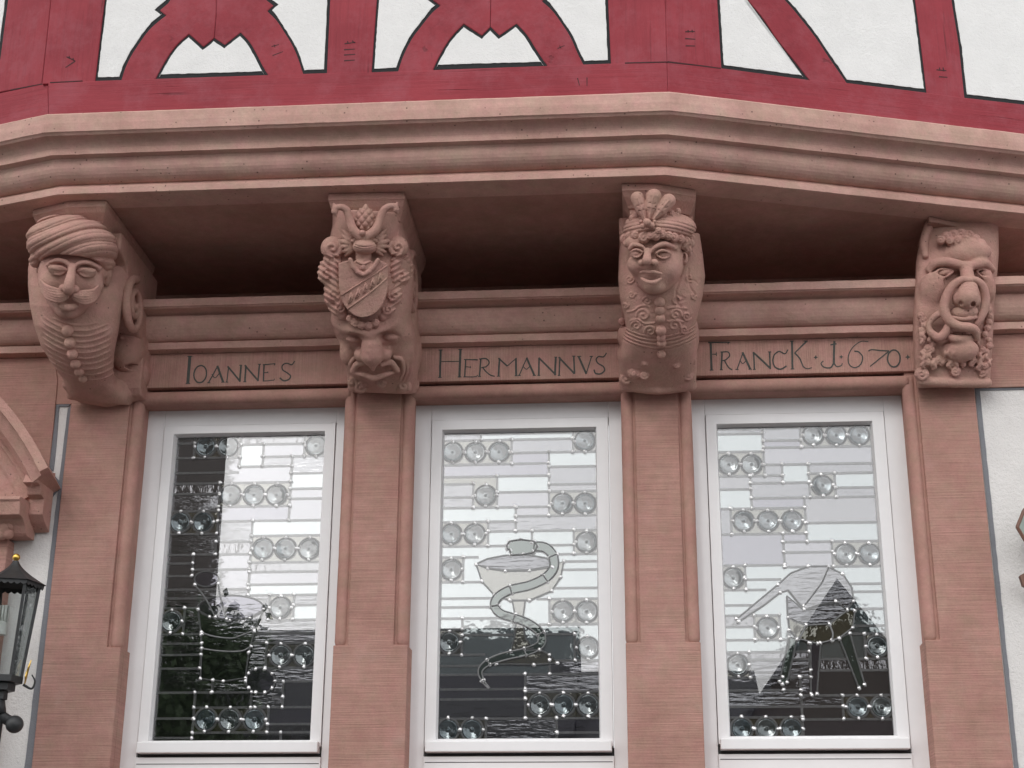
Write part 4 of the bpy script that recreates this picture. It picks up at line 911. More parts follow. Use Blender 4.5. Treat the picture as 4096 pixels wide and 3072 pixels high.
# ---------------------------------------------------------------- bracket with the turbaned man
def bracket_turban():
    b = empty('carved_bracket', (0, 0, 0), house); b['label'] = 'stone bracket carved as a moustached man in a turban and buttoned coat'
    tr = crop(60, 760, 0.5305); sc = Sculpt(tr, 0.5305, 640, 1595, 850)
    abacus(b, [(131.6, 839.6), (272, 805), (426, 800)], None, 0.030, 0.055)
    g = Grid(sc, 90, 1010, 480, 1620, -60, 640, 5.5)
    g.loft([(540, 500, 350, 230, 190), (650, 490, 350, 300, 210), (760, 478, 338, 350, 225), (900, 462, 312, 385, 240), (1050, 462, 284, 380, 255), (1200, 474, 250, 325, 250), (1330, 510, 210, 250, 230), (1440, 560, 185, 170, 195), (1530, 610, 200, 110, 150), (1600, 640, 230, 60, 110)], p=2.4)
    g.chain([(430, 880, 430, 150), (440, 1010, 420, 150)], 60)
    # skirt and leaf at the flank
    g.ell((850, 1200, 60), (130, 180, 150), 50); g.ell((920, 1400, 20), (100, 140, 130), 40); g.ell((960, 1290, -60), (60, 220, 120), 30)
    for k in range(4): g.chain([(800+k*22, 1110+k*95, 190-k*40, 14), (880+k*14, 1130+k*92, 150-k*45, 20), (955+k*8, 1190+k*85, 60-k*30, 12)], 8, n=4)
    g.ell((880, 1330, 150), (50, 22, 40), 12, sub=True); g.ell((930, 1180, 110), (40, 18, 40), 12, sub=True); g.ell((700, 1500, 110), (240, 90, 90), 40); g.ell((870, 1540, 20), (140, 60, 110), 25)
    g.chain([(400, 1470, 140, 40), (520, 1560, 110, 46), (700, 1590, 80, 46), (990, 1530, -20, 46)], 18)
    def braid(U, Vv, W):
        uc = np.interp(Vv, g.rows[:, 0], g.rows[:, 1]); vp = Vv+0.0015*(U-uc)**2
        t = (vp-1050)/38.0; r = np.where((vp > 1040) & (vp < 1430), np.maximum(0, np.cos(2*np.pi*t))**1.6, 0)
        return 11*r*np.clip((235-np.abs(U-uc))/40, 0, 1)
    g.relief(braid, sc.loc(150, 950, 150), sc.loc(800, 1480, 680), 30)
    g.build('coat', b)
    for u, v, w, r in ((396, 1062, 0, 40), (414, 1152, 0, 39), (432, 1236, 0, 38), (457, 1312, 0, 36), (484, 1372, 0, 34), (512, 1424, 0, 30)): button(sc, b, u, v, g.front(u, v)+12, r)
    # head
    g = Grid(sc, 150, 740, 440, 1000, 420, 900, 4.0)
    g.ell((425, 645, 560), (220, 250, 215), 10); g.ell((408, 850, 600), (122, 112, 135), 55); g.ell((398, 915, 690), (72, 48, 60), 30)
    g.ell((270, 705, 675), (75, 75, 70), 40); g.ell((580, 720, 670), (75, 78, 70), 40)
    for pts in (((255, 565, 720), (310, 535, 762), (370, 540, 780), (410, 575, 785)), ((452, 580, 787), (500, 552, 785), (560, 556, 765), (632, 592, 705))): g.chain([(*p, 19) for p in pts], 22, n=3)
    g.ell((322, 598, 806), (74, 44, 62), 16, sub=True); g.ell((540, 616, 800), (78, 46, 62), 16, sub=True)
    g.ell((325, 606, 756), (62, 33, 36), 5); g.ell((538, 624, 750), (64, 33, 36), 5)
    for lid, r in ((((262, 606, 755), (300, 583, 784), (345, 582, 790), (386, 606, 778)), 10), (((268, 616, 755), (305, 634, 776), (345, 636, 778), (382, 612, 776)), 8), (((474, 612, 772), (515, 598, 786), (560, 602, 780), (606, 626, 745)), 10), (((478, 622, 768), (515, 646, 774), (560, 652, 768), (600, 634, 745)), 8)): g.chain([(*p, r) for p in lid], 5, n=3)
    g.chain([(430, 575, 778, 24), (426, 620, 812, 27), (414, 680, 850, 32), (404, 735, 858, 36), (404, 758, 840, 32)], 12, n=3)
    g.ell((364, 742, 805), (30, 30, 36), 12); g.ell((452, 750, 805), (31, 30, 36), 12)
    g.ell((325, 593, 762), (66, 27, 38), 3); g.ell((538, 609, 756), (68, 27, 38), 3)
    g.chain([(268, 560, 750, 8), (320, 556, 775, 9), (385, 575, 780, 8)], 8, sub=True, n=3); g.chain([(474, 580, 780, 8), (540, 574, 775, 9), (610, 596, 735, 8)], 8, sub=True, n=3)
    g.chain([(338, 715, 800, 9), (352, 695, 800, 7)], 6, sub=True); g.chain([(480, 720, 795, 9), (500, 770, 770, 9)], 8, sub=True)
    g.chain([(335, 872, 768, 18), (400, 886, 786, 24), (462, 872, 768, 18)], 14, n=3)
    g.chain([(312, 836, 800, 12), (380, 858, 828, 13), (430, 862, 828, 13), (492, 850, 805, 11)], 4, sub=True, n=3)
    g.chain([(330, 908, 765, 8), (400, 922, 775, 10), (460, 905, 760, 8)], 8, sub=True, n=2)
    g.ell((205, 690, 610), (28, 46, 40), 8); g.ell((205, 690, 640), (12, 26, 20), 4, sub=True); g.ell((640, 730, 600), (26, 48, 40), 8)
    g.chain([(690, 560, 560, 34), (700, 640, 545, 30), (690, 700, 535, 22)], 8); g.chain([(660, 560, 590, 26), (668, 640, 575, 24)], 8)
    g.build('head', b)
    g = Grid(sc, 170, 680, 690, 880, 600, 900, 3.2)
    for k in range(6):
        o = k*17-42; g.chain([(398, 790+o*0.45, 826-abs(o)*0.3, 9), (325, 796+o, 826-abs(o)*0.25, 13), (245, 770+o, 782, 12), (190, 712+o*0.8, 705, 6)], 1.5, n=5)
        g.chain([(446, 798+o*0.45, 826-abs(o)*0.3, 9), (520, 810+o, 818-abs(o)*0.25, 13), (592, 794+o*0.9, 776, 12), (642, 738+o*0.8, 702, 6)], 1.5, n=5)
    g.build('moustache', b)
    # turban: an overlapping spiral of folds
    g = Grid(sc, 90, 780, 190, 640, 200, 920, 4.2)
    g.ell((432, 405, 545), (300, 180, 300), 10); g.ell((425, 318, 540), (228, 104, 230), 40); g.chain([(165, 460, 560, 52), (160, 540, 540, 38), (182, 605, 540, 16)], 20, n=3); g.ell((690, 520, 520), (60, 90, 120), 30)
    c0 = sc.loc(438, 405, 545)
    def folds(U, Vv, W):
        x = (U-c0[0])/318; y = (Vv-c0[1])/180; ph = y*1.0+x*0.72+0.10*np.sin(3.1*x+0.6)+0.25*(W-c0[2])/300
        a = np.abs(np.sin(np.pi*ph*1.75+0.5)); b2 = np.abs(np.sin(np.pi*ph*4.1+0.9+0.9*x))
        return 30*(a**0.42-0.70)+9*(b2**0.5-0.64)
    g.relief(folds, g.lo, g.lo+g.n*g.h, 70)
    # cut the lower edge so that the brow stays free
    g.ell((420, 662, 720), (275, 158, 260), 14, sub=True)
    g.build('turban', b)
    x0, x1 = P(*tr(400, 1500), 0.1)[0], P(*tr(1000, 1400), 0.02)[0]
    console(b, x0+0.02, x1-0.005, scroll_profile(ZS-0.08, 0.52, sc.at(640, 1600, 0)[2]+0.005))
    vz = P(*tr(895, 870), 0.32)[2]; volute(b, x1-0.012, 0.30, vz, 0.115, 1)
    return b
bracket_turban()

# ---------------------------------------------------------------- bracket with the coat of arms
def bracket_arms():
    b = empty('carved_bracket', (0, 0, 0), house); b['label'] = 'stone bracket carved with a coat of arms above a grimacing mask'
    tr = crop(1220, 740, 0.5184); sc = Sculpt(tr, 0.5184, 590, 1605, 850)
    abacus(b, [(1313, 774), (1619, 768.5)], None, 0.032, 0.075)
    g = Grid(sc, 100, 890, 230, 1640, -40, 760, 5.5)
    g.loft([(215, 488, 262, 330, 330), (330, 488, 262, 345, 330), (450, 490, 290, 350, 310), (600, 495, 330, 370, 300), (800, 500, 322, 380, 290), (1000, 512, 292, 360, 280), (1150, 540, 300, 300, 280), (1300, 578, 272, 215, 240), (1450, 595, 265, 130, 190), (1600, 598, 262, 60, 120)], p=3.0)
    # grimacing mask
    g.chain([(240, 1045, 450, 34), (305, 1098, 545, 36), (400, 1126, 606, 36), (500, 1142, 618, 38), (600, 1112, 606, 36), (680, 1056, 560, 36), (760, 1020, 470, 34)], 40, n=3)
    g.ell((380, 1195, 610), (95, 46, 70), 22, sub=True); g.ell((650, 1180, 600), (110, 48, 70), 22, sub=True)
    g.ell((370, 1190, 535), (50, 28, 30), 8); g.ell((660, 1175, 535), (55, 28, 30), 8)
    g.chain([(508, 1160, 565, 54), (515, 1240, 575, 76), (520, 1310, 560, 84)], 40, n=2); g.ell((430, 1310, 500), (50, 52, 60), 22); g.ell((612, 1305, 490), (55, 55, 60), 22)
    g.chain([(520, 1370, 560, 40), (524, 1420, 520, 16)], 14)
    g.ell((330, 1285, 400), (60, 100, 70), 40); g.ell((735, 1270, 350), (95, 130, 100), 45)
    g.ell((365, 1250, 560), (40, 26, 50), 14, sub=True); g.ell((665, 1245, 550), (60, 26, 50), 14, sub=True)
    g.ell((432, 1420, 500), (58, 30, 75), 10, sub=True); g.ell((618, 1412, 490), (78, 30, 75), 10, sub=True)
    g.chain([(372, 1440, 420, 22), (400, 1385, 470, 24), (460, 1370, 500, 22)], 10, n=3); g.chain([(590, 1385, 495, 20), (660, 1368, 470, 24), (712, 1430, 420, 22)], 10, n=3)
    g.chain([(395, 1452, 430, 16), (460, 1466, 450, 20), (530, 1490, 445, 24), (610, 1466, 440, 20), (690, 1440, 400, 16)], 10, n=3)
    for k in range(4):
        g.chain([(690+k*32, 1330-k*14, 470-k*45, 15), (745+k*28, 1350-k*6, 452-k*50, 17), (760+k*26, 1430, 395-k*48, 15), (735+k*26, 1500, 340-k*42, 11)], 6, n=4)
        g.chain([(385-k*14, 1330+k*6, 468-k*26, 13), (352-k*8, 1380, 440-k*26, 14), (355-k*6, 1450, 385-k*24, 11)], 6, n=4)
    for u, v, w, r, s in ((430, 1555, 232, 58, 1), (760, 1552, 222, 62, -1), (365, 1520, 240, 40, -1), (838, 1540, 120, 48, 1), (590, 1530, 270, 40, 1)): g.curl((u, v, w), r, 10, 0.5, s)
    for u, v, r in ((385, 1058, 36), (435, 1082, 32), (490, 1088, 34), (545, 1066, 34), (345, 1030, 28)): g.curl((u, v, 668), r, 8, u*0.02, 1)
    g.ell((815, 1100, 180), (60, 200, 160), 40); g.ell((840, 1290, 120), (60, 160, 140), 40)
    for k in range(5): g.chain([(800, 1010+k*70, 300-k*45, 16), (860, 1050+k*75, 180-k*35, 14), (830, 1085+k*75, 210-k*35, 9)], 6, n=3)
    g.build('mask', b)
    # leafy mantling
    g = Grid(sc, 95, 830, 370, 1030, 380, 900, 4.2)
    for c, R, st, dn in (((212, 490, 690), 84, -0.6, 1), ((168, 690, 650), 66, 0.4, -1), ((222, 842, 660), 58, -0.5, 1), ((268, 948, 650), 46, -0.2, 1), ((716, 482, 680), 78, 3.6, -1), ((738, 712, 640), 66, 2.6, 1), ((690, 852, 660), 56, 3.4, -1), ((642, 962, 650), 46, 3.3, -1)):
        g.ell((c[0], c[1], c[2]-R*0.6), (R*1.0, R*1.05, R*0.8), 10); g.spiral((c[0], c[1], c[2]), R*0.82, 1.35, dn, st, 0.27, 0.35, 5)
    for pts in ([(200, 585, 640), (150, 640, 600), (190, 760, 610), (200, 900, 590), (290, 1000, 600)], [(240, 600, 660), (240, 700, 640), (245, 800, 640), (280, 900, 640)], [(700, 590, 640), (690, 660, 630), (700, 790, 610), (680, 900, 610), (600, 1010, 610)], [(760, 570, 560), (790, 640, 520), (770, 760, 520)]): g.chain([(*p, 42) for p in pts], 20, n=4)
    def veins(U, Vv, W): return 6*np.sin(2*np.pi*(Vv*0.8+U*0.5*np.sign(U-450))/34)
    g.relief(veins, sc.loc(95, 540, 380), sc.loc(250, 1000, 800), 20); g.relief(veins, sc.loc(665, 540, 380), sc.loc(830, 1000, 800), 20)
    for s in (-1, 1):
        cx = 455
        for du, dv, L, r in ((-70, -95, 1, 20), (-105, -70, 1, 22), (-135, -35, 1, 22), (-130, 5, 1, 20), (-105, 40, 1, 20), (-85, 65, 1, 16), (-110, -110, 1, 18)):
            g.chain([(cx+s*60, 480+dv*0.15, 700, 13), (cx+s*(60-du*0.55), 470+dv*0.7, 715, r*0.95), (cx+s*(60-du), 470+dv*1.15, 690, r*0.5)], 4, n=3)
    g.build('mantling', b)
    # crest: two necks and a cone, helmet and collar
    g = Grid(sc, 180, 760, 120, 720, 560, 900, 4.0)
    g.chain([(432, 402, 760, 34), (375, 350, 750, 34), (345, 270, 735, 30), (325, 200, 735, 27), (285, 172, 740, 24), (240, 178, 745, 22), (228, 205, 745, 24)], 8, n=4); g.chain([(222, 150, 740, 10), (232, 180, 745, 18)], 8); g.chain([(228, 205, 748, 20), (240, 235, 750, 9)], 6)
    g.chain([(470, 402, 760, 34), (540, 352, 750, 34), (578, 270, 735, 30), (605, 200, 735, 27), (645, 168, 740, 24), (690, 165, 745, 22), (705, 190, 745, 24)], 8, n=4); g.chain([(712, 140, 740, 10), (702, 172, 745, 18)], 8); g.chain([(705, 192, 748, 20), (715, 214, 750, 9)], 6)
    g.ell((442, 370, 800), (24, 22, 24), 4)
    for k in range(9): g.ell((370+k*22, 412+abs(k-4)*5-((k % 2)*6), 770-abs(k-4)*10), (16, 16, 18), 6)
    g.ell((460, 478, 745), (86, 54, 85), 8)
    for k, vv in enumerate((470, 487, 503)): g.chain([(385, vv-8, 790, 4), (425, vv+4, 820, 4), (460, vv+8, 828, 4), (500, vv+4, 820, 4), (540, vv-8, 790, 4)], 3, sub=True, n=2)
    g.chain([(450, 520, 700, 58), (452, 590, 700, 56)], 12)
    col = [(350, 575), (372, 635), (405, 672), (450, 692), (495, 668), (532, 630), (562, 578), (520, 560), (450, 615), (392, 562)]
    for a_, b_ in zip(col[:6], col[1:7]): g.chain([(*a_, 778, 15), (*b_, 778, 15)], 6)
    g.ell((452, 632, 745), (90, 58, 34), 10); g.ell((448, 634, 778), (18, 22, 14), 3); g.chain([(400, 590, 768, 9), (448, 608, 785, 9), (500, 590, 768, 9)], 4, n=3)
    g.build('crest', b)
    g = Grid(sc, 380, 550, 130, 380, 600, 820, 4.0)
    g.ell((466, 275, 690), (78, 100, 70), 6); g.chain([(466, 220, 690, 52), (468, 158, 690, 14)], 22)
    def scales(U, Vv, W):
        c = sc.loc(466, 275, 690); x = (U-c[0]); y = Vv-c[1]; return 16*(np.abs(np.sin(np.pi*(x+y*0.8)/52))*np.abs(np.sin(np.pi*(x-y*0.8)/52)))**0.6-8
    g.relief(scales, g.lo, g.lo+g.n*g.h, 30); g.build('cone', b)
    # shield with its bend
    sh = [(258, 606), (300, 590), (350, 578), (455, 640), (560, 578), (600, 590), (640, 612)]+[tuple(p) for p in smooth_line([(640, 700), (636, 800), (618, 880), (580, 950), (520, 1000), (445, 1022), (375, 1000), (320, 950), (282, 880), (264, 790), (260, 690)], 4)]
    def wsh(u, v): return 775-0.0006*(u-450)**2-0.00012*(v-800)**2-(v-600)*0.06
    q = densify(sh, 26); m = MB(); n = len(q); fr_ = [sc.at(u, v, wsh(u, v)) for u, v in q]; bk = [sc.at(u, v, wsh(u, v)-90) for u, v in q]; inn = [sc.at(450+(u-450)*0.5, 800+(v-800)*0.5, wsh(450+(u-450)*0.5, 800+(v-800)*0.5)) for u, v in q]; ctr = sc.at(450, 800, wsh(450, 800))
    m.add(fr_+bk+inn+[ctr], [(k, (k+1) % n, n+(k+1) % n, n+k) for k in range(n)]+[(k, (k+1) % n, 2*n+(k+1) % n, 2*n+k) for k in range(n)]+[(2*n+k, 2*n+(k+1) % n, 3*n) for k in range(n)]+[tuple(range(2*n-1, n-1, -1))])
    m.build('shield', 'sandstone_carved', b, bevel=0.003)
    m = MB(); 
    def rib(pts, r): m.tube([sc.at(u, v, wsh(u, v)+2) for u, v in pts], r*sc.s, 6)
    rib([(281, 852), (360, 800), (450, 742), (540, 688), (632, 622)], 6); rib([(330, 955), (420, 890), (520, 815), (634, 716)], 7)
    for k in range(5):
        u, v = 335+k*56, 872-k*38; rib([(u, v+45), (u+8, v+5), (u+22, v-42)], 7); rib([(u+22, v-42), (u+26, v), (u+30, v+12)], 6); rib([(u+36, v-30), (u+28, v+10), (u+12, v+40)], 4)
    m.build('bend', 'sandstone_carved', b, smooth=True)
    x0, x1 = P(*tr(345, 1450), 0.06)[0], P(*tr(868, 1300), 0.05)[0]
    console(b, x0, x1, scroll_profile(ZS-0.10, 0.50, sc.at(590, 1600, 0)[2]+0.005))
    vz = P(*tr(850, 760), 0.32)[2]; volute(b, x1-0.014, 0.30, vz, 0.13, 1)
bracket_arms()

# ---------------------------------------------------------------- bracket with the plumed youth
def bracket_plumed():
    b = empty('carved_bracket', (0, 0, 0), house); b['label'] = 'stone bracket carved as a youth with a plumed headband and scroll-patterned tunic'
    tr = crop(2400, 700, 0.5424); sc = Sculpt(tr, 0.5424, 425, 1592, 850)
    abacus(b, [(2487, 735), (2617, 734), (2783.5, 760)], None, 0.032, 0.055)
    g = Grid(sc, 100, 800, 430, 1620, -60, 640, 5.2)
    g.loft([(440, 442, 280, 270, 200), (600, 448, 296, 310, 210), (760, 454, 306, 340, 220), (900, 452, 292, 350, 235), (1030, 450, 262, 335, 245), (1130, 446, 242, 305, 240), (1230, 434, 262, 240, 235), (1330, 426, 280, 175, 215), (1450, 424, 282, 110, 175), (1585, 424, 278, 55, 110)], p=2.5)
    g.chain([(420, 850, 430, 120), (430, 960, 420, 120)], 60)
    # belt
    def belt(U, Vv, W):
        c = sc.loc(445, 1245, 400); vp = Vv+0.0011*(U-c[0])**2-c[1]; return np.where((vp > -62) & (vp < 44), 8*np.cos(2*np.pi*vp/26), 0)
    g.relief(belt, sc.loc(170, 1080, 100), sc.loc(720, 1330, 640), 26)
    # raised scrolls of the tunic
    for u, v, R, st, dn in ((320, 1035, 52, 3.0, 1), (270, 1112, 44, 2.4, 1), (372, 1152, 46, 2.8, 1), (556, 1030, 46, 0.3, -1), (548, 1110, 46, 0.2, -1), (350, 930, 36, 3.4, 1), (220, 770, 34, 0, 1), (235, 880, 26, 0, 1), (560, 930, 32, 0, -1), (640, 1040, 36, 0.5, 1), (620, 1140, 32, 0.5, 1), (190, 960, 24, 0, 1), (660, 760, 28, 1, 1), (690, 900, 26, 1, -1)):
        pts = []
        for i in range(19):
            t = i/18; a = st+dn*2.6*math.pi*t; r = R*(1-0.85*t); uu, vv = u+r*math.cos(a), v+r*math.sin(a); pts.append((uu, vv, g.front(uu, vv)+2, 7.5))
        g.chain(pts, 4)
    for pts in ([(200, 1010), (250, 1000), (300, 965), (360, 970), (385, 1010)], [(225, 1075), (280, 1062), (330, 1095), (400, 1090)], [(500, 1080), (560, 1068), (620, 1085)], [(500, 985), (560, 975), (640, 985)]): g.chain([(u, v, g.front(u, v)+2, 7) for u, v in pts], 4, n=3)
    # ribbons, flanks and skirt leaves
    for pts in ([(604, 690), (585, 780), (562, 850), (566, 930), (598, 972)], [(655, 690), (652, 760), (668, 830), (708, 885)], [(660, 775), (700, 780), (720, 800)], [(566, 880), (610, 900), (628, 915), (590, 935)]): g.chain([(u, v, g.front(u, v)+3, 8) for u, v in pts], 5, sub=True, n=3)
    g.ell((190, 1190, 130), (62, 90, 110), 25); g.ell((185, 1330, 60), (60, 80, 100), 20); g.ell((690, 1180, 100), (40, 130, 110), 20)
    for u, v, w, r, s_ in ((185, 1350, 260, 38, 1), (250, 1460, 272, 46, -1), (325, 1478, 285, 36, 1), (190, 1500, 190, 50, 1), (675, 1360, 240, 36, -1), (650, 1480, 200, 42, 1), (205, 1265, 300, 30, 1), (160, 1080, 200, 30, 1), (560, 1400, 320, 30, 1), (330, 1390, 345, 26, -1)): g.curl((u, v, w), r, 10, 0.6, s_)
    g.chain([(190, 1555, 95, 36), (425, 1580, 150, 40), (670, 1555, 85, 36)], 18, n=3)
    g.build('tunic', b)
    for u, v, r in ((440, 940, 38), (440, 1000, 36), (446, 1056, 34), (449, 1146, 38), (452, 1198, 32), (455, 1238, 34), (452, 1322, 32)): button(sc, b, u, v, g.front(u, v)+10, r)
    # head, turned a little to one side
    g = Grid(sc, 180, 700, 430, 900, 420, 880, 3.8)
    g.ell((418, 625, 540), (192, 222, 205), 10); g.ell((398, 765, 590), (112, 108, 138), 50); g.ell((400, 828, 680), (66, 40, 52), 26)
    g.ell((275, 660, 660), (70, 70, 70), 40); g.ell((505, 690, 650), (80, 90, 80), 40); g.ell((300, 495, 660), (110, 60, 60), 40); g.ell((470, 500, 650), (130, 60, 60), 40)
    g.chain([(222, 545, 700, 15), (255, 515, 735, 17), (305, 530, 755, 17), (330, 560, 758, 14)], 16, n=3); g.chain([(380, 560, 762, 14), (420, 528, 765, 17), (480, 508, 748, 18), (556, 540, 690, 15)], 16, n=3)
    g.ell((270, 568, 778), (54, 38, 54), 13, sub=True); g.ell((466, 578, 782), (70, 40, 54), 13, sub=True)
    g.ell((270, 578, 722), (44, 28, 32), 4); g.ell((468, 588, 722), (56, 29, 34), 4)
    for lid, r in ((((226, 572, 730), (250, 552, 750), (285, 552, 758), (312, 568, 758)), 8), (((230, 584, 730), (255, 604, 745), (285, 602, 752), (310, 580, 755)), 7), (((414, 578, 762), (445, 558, 768), (485, 560, 760), (520, 582, 735)), 9), (((418, 590, 758), (450, 610, 758), (485, 612, 750), (516, 594, 732)), 7)): g.chain([(*p, r) for p in lid], 4, n=3)
    g.chain([(352, 560, 765, 22), (348, 600, 795, 27), (345, 632, 822, 33)], 12, n=3); g.ell((308, 648, 785), (28, 24, 34), 10); g.ell((398, 646, 785), (31, 25, 34), 10)
    g.ell((325, 664, 800), (12, 8, 14), 4, sub=True); g.ell((378, 664, 800), (13, 8, 14), 4, sub=True)
    g.chain([(300, 720, 752, 10), (335, 711, 780, 13), (362, 716, 790, 12), (395, 714, 788, 13), (450, 728, 758, 10)], 8, n=3)
    g.chain([(308, 764, 750, 10), (345, 786, 775, 14), (395, 792, 780, 15), (446, 766, 755, 10)], 8, n=3)
    g.chain([(302, 740, 770, 8), (340, 748, 800, 16), (385, 754, 804, 19), (430, 748, 790, 15), (452, 742, 770, 7)], 3, sub=True, n=3)
    g.chain([(340, 812, 765, 8), (390, 818, 770, 8)], 8, sub=True); g.chain([(280, 690, 745, 7), (290, 740, 735, 7)], 8, sub=True); g.chain([(440, 690, 750, 7), (468, 735, 740, 7)], 8, sub=True)
    g.ell((622, 610, 580), (26, 52, 46), 8); g.ell((622, 605, 612), (10, 26, 18), 4, sub=True); g.chain([(600, 650, 590, 18), (590, 690, 585, 10)], 8)
    g.build('head', b)
    # headband, curls and plumes
    g = Grid(sc, 150, 720, 240, 600, 280, 880, 4.2)
    g.ell((440, 395, 500), (252, 118, 262), 8)
    c0 = sc.loc(440, 395, 500)
    def bands(U, Vv, W):
        vp = Vv-c0[1]-0.0007*(U-c0[0]+60)**2; return np.where((vp > -75) & (vp < 40), 10*(np.abs(np.sin(np.pi*vp/26))**0.6-0.6), 0)
    g.relief(bands, g.lo, g.lo+g.n*g.h, 40)
    g.ell((420, 640, 640), (212, 185, 230), 10, sub=True)
    rc = random.Random(8)
    for u, v, w, r in ((186, 470, 560, 40), (222, 450, 640, 36), (262, 452, 700, 38), (325, 462, 755, 44), (372, 446, 770, 30), (412, 448, 775, 36), (430, 408, 790, 24), (458, 438, 765, 32), (502, 448, 750, 34), (545, 462, 725, 36), (592, 474, 690, 36), (632, 490, 640, 38), (664, 508, 580, 36), (640, 552, 600, 36), (622, 520, 640, 32), (672, 470, 560, 34), (655, 580, 560, 26), (200, 505, 600, 30)): g.curl((u, v, w), r, 6, rc.uniform(0, 6), rc.choice((-1, 1)))
    for u, v, w, r in ((240, 320, 600, 28), (215, 350, 560, 26), (470, 302, 680, 30), (520, 285, 670, 32), (560, 305, 650, 30), (600, 318, 620, 28), (640, 340, 570, 28), (668, 380, 520, 30), (575, 268, 640, 24), (270, 300, 630, 24)): g.curl((u, v, w), r, 6, rc.uniform(0, 6), rc.choice((-1, 1)))
    g.build('headband', b)
    g = Grid(sc, 210, 580, 110, 420, 560, 860, 3.8)
    for base_, tip, r in (((332, 330), (276, 172), 52), ((365, 318), (396, 160), 60), ((395, 326), (506, 190), 54)):
        dx, dy = tip[0]-base_[0], tip[1]-base_[1]; L_ = math.hypot(dx, dy); ang = math.atan2(dy, dx)
        g.chain([(base_[0], base_[1], 745, 14), (base_[0]+dx*0.5, base_[1]+dy*0.5, 728, r*0.78), (tip[0], tip[1], 715, r*0.9)], 5)
        for i in range(-3, 4):
            for t in (0.45, 0.7, 0.95): g.chain([(base_[0]+dx*(t-0.12), base_[1]+dy*(t-0.12), 735+r*0.9, 5), (base_[0]+dx*t-dy/L_*i*r*0.3, base_[1]+dy*t+dx/L_*i*r*0.3, 722+r*0.75, 5)], 3, sub=True)
        g.spiral((tip[0]+dx*0.02, tip[1]+dy*0.02, 712+r*0.78), r*0.42, 1.0, 1, 0, 0.26, 0.1, 3)
        g.chain([(base_[0], base_[1], 762, 7), (tip[0], tip[1], 720+r*0.85, 5)], 3)
    g.ell((352, 352, 790), (36, 26, 26), 4, rot=0.78); g.ell((352, 350, 808), (22, 22, 16), 2, rot=0.78); g.ball((315, 378, 785), 20, 3); g.ball((383, 372, 788), 20, 3); g.ball((300, 345, 775), 14, 3); g.ball((402, 345, 780), 14, 3)
    g.build('plumes', b)
    x0, x1 = P(*tr(165, 1400), 0.05)[0], P(*tr(690, 1400), 0.05)[0]
    console(b, x0, x1, scroll_profile(ZS-0.08, 0.52, sc.at(425, 1590, 0)[2]+0.005))
bracket_plumed()

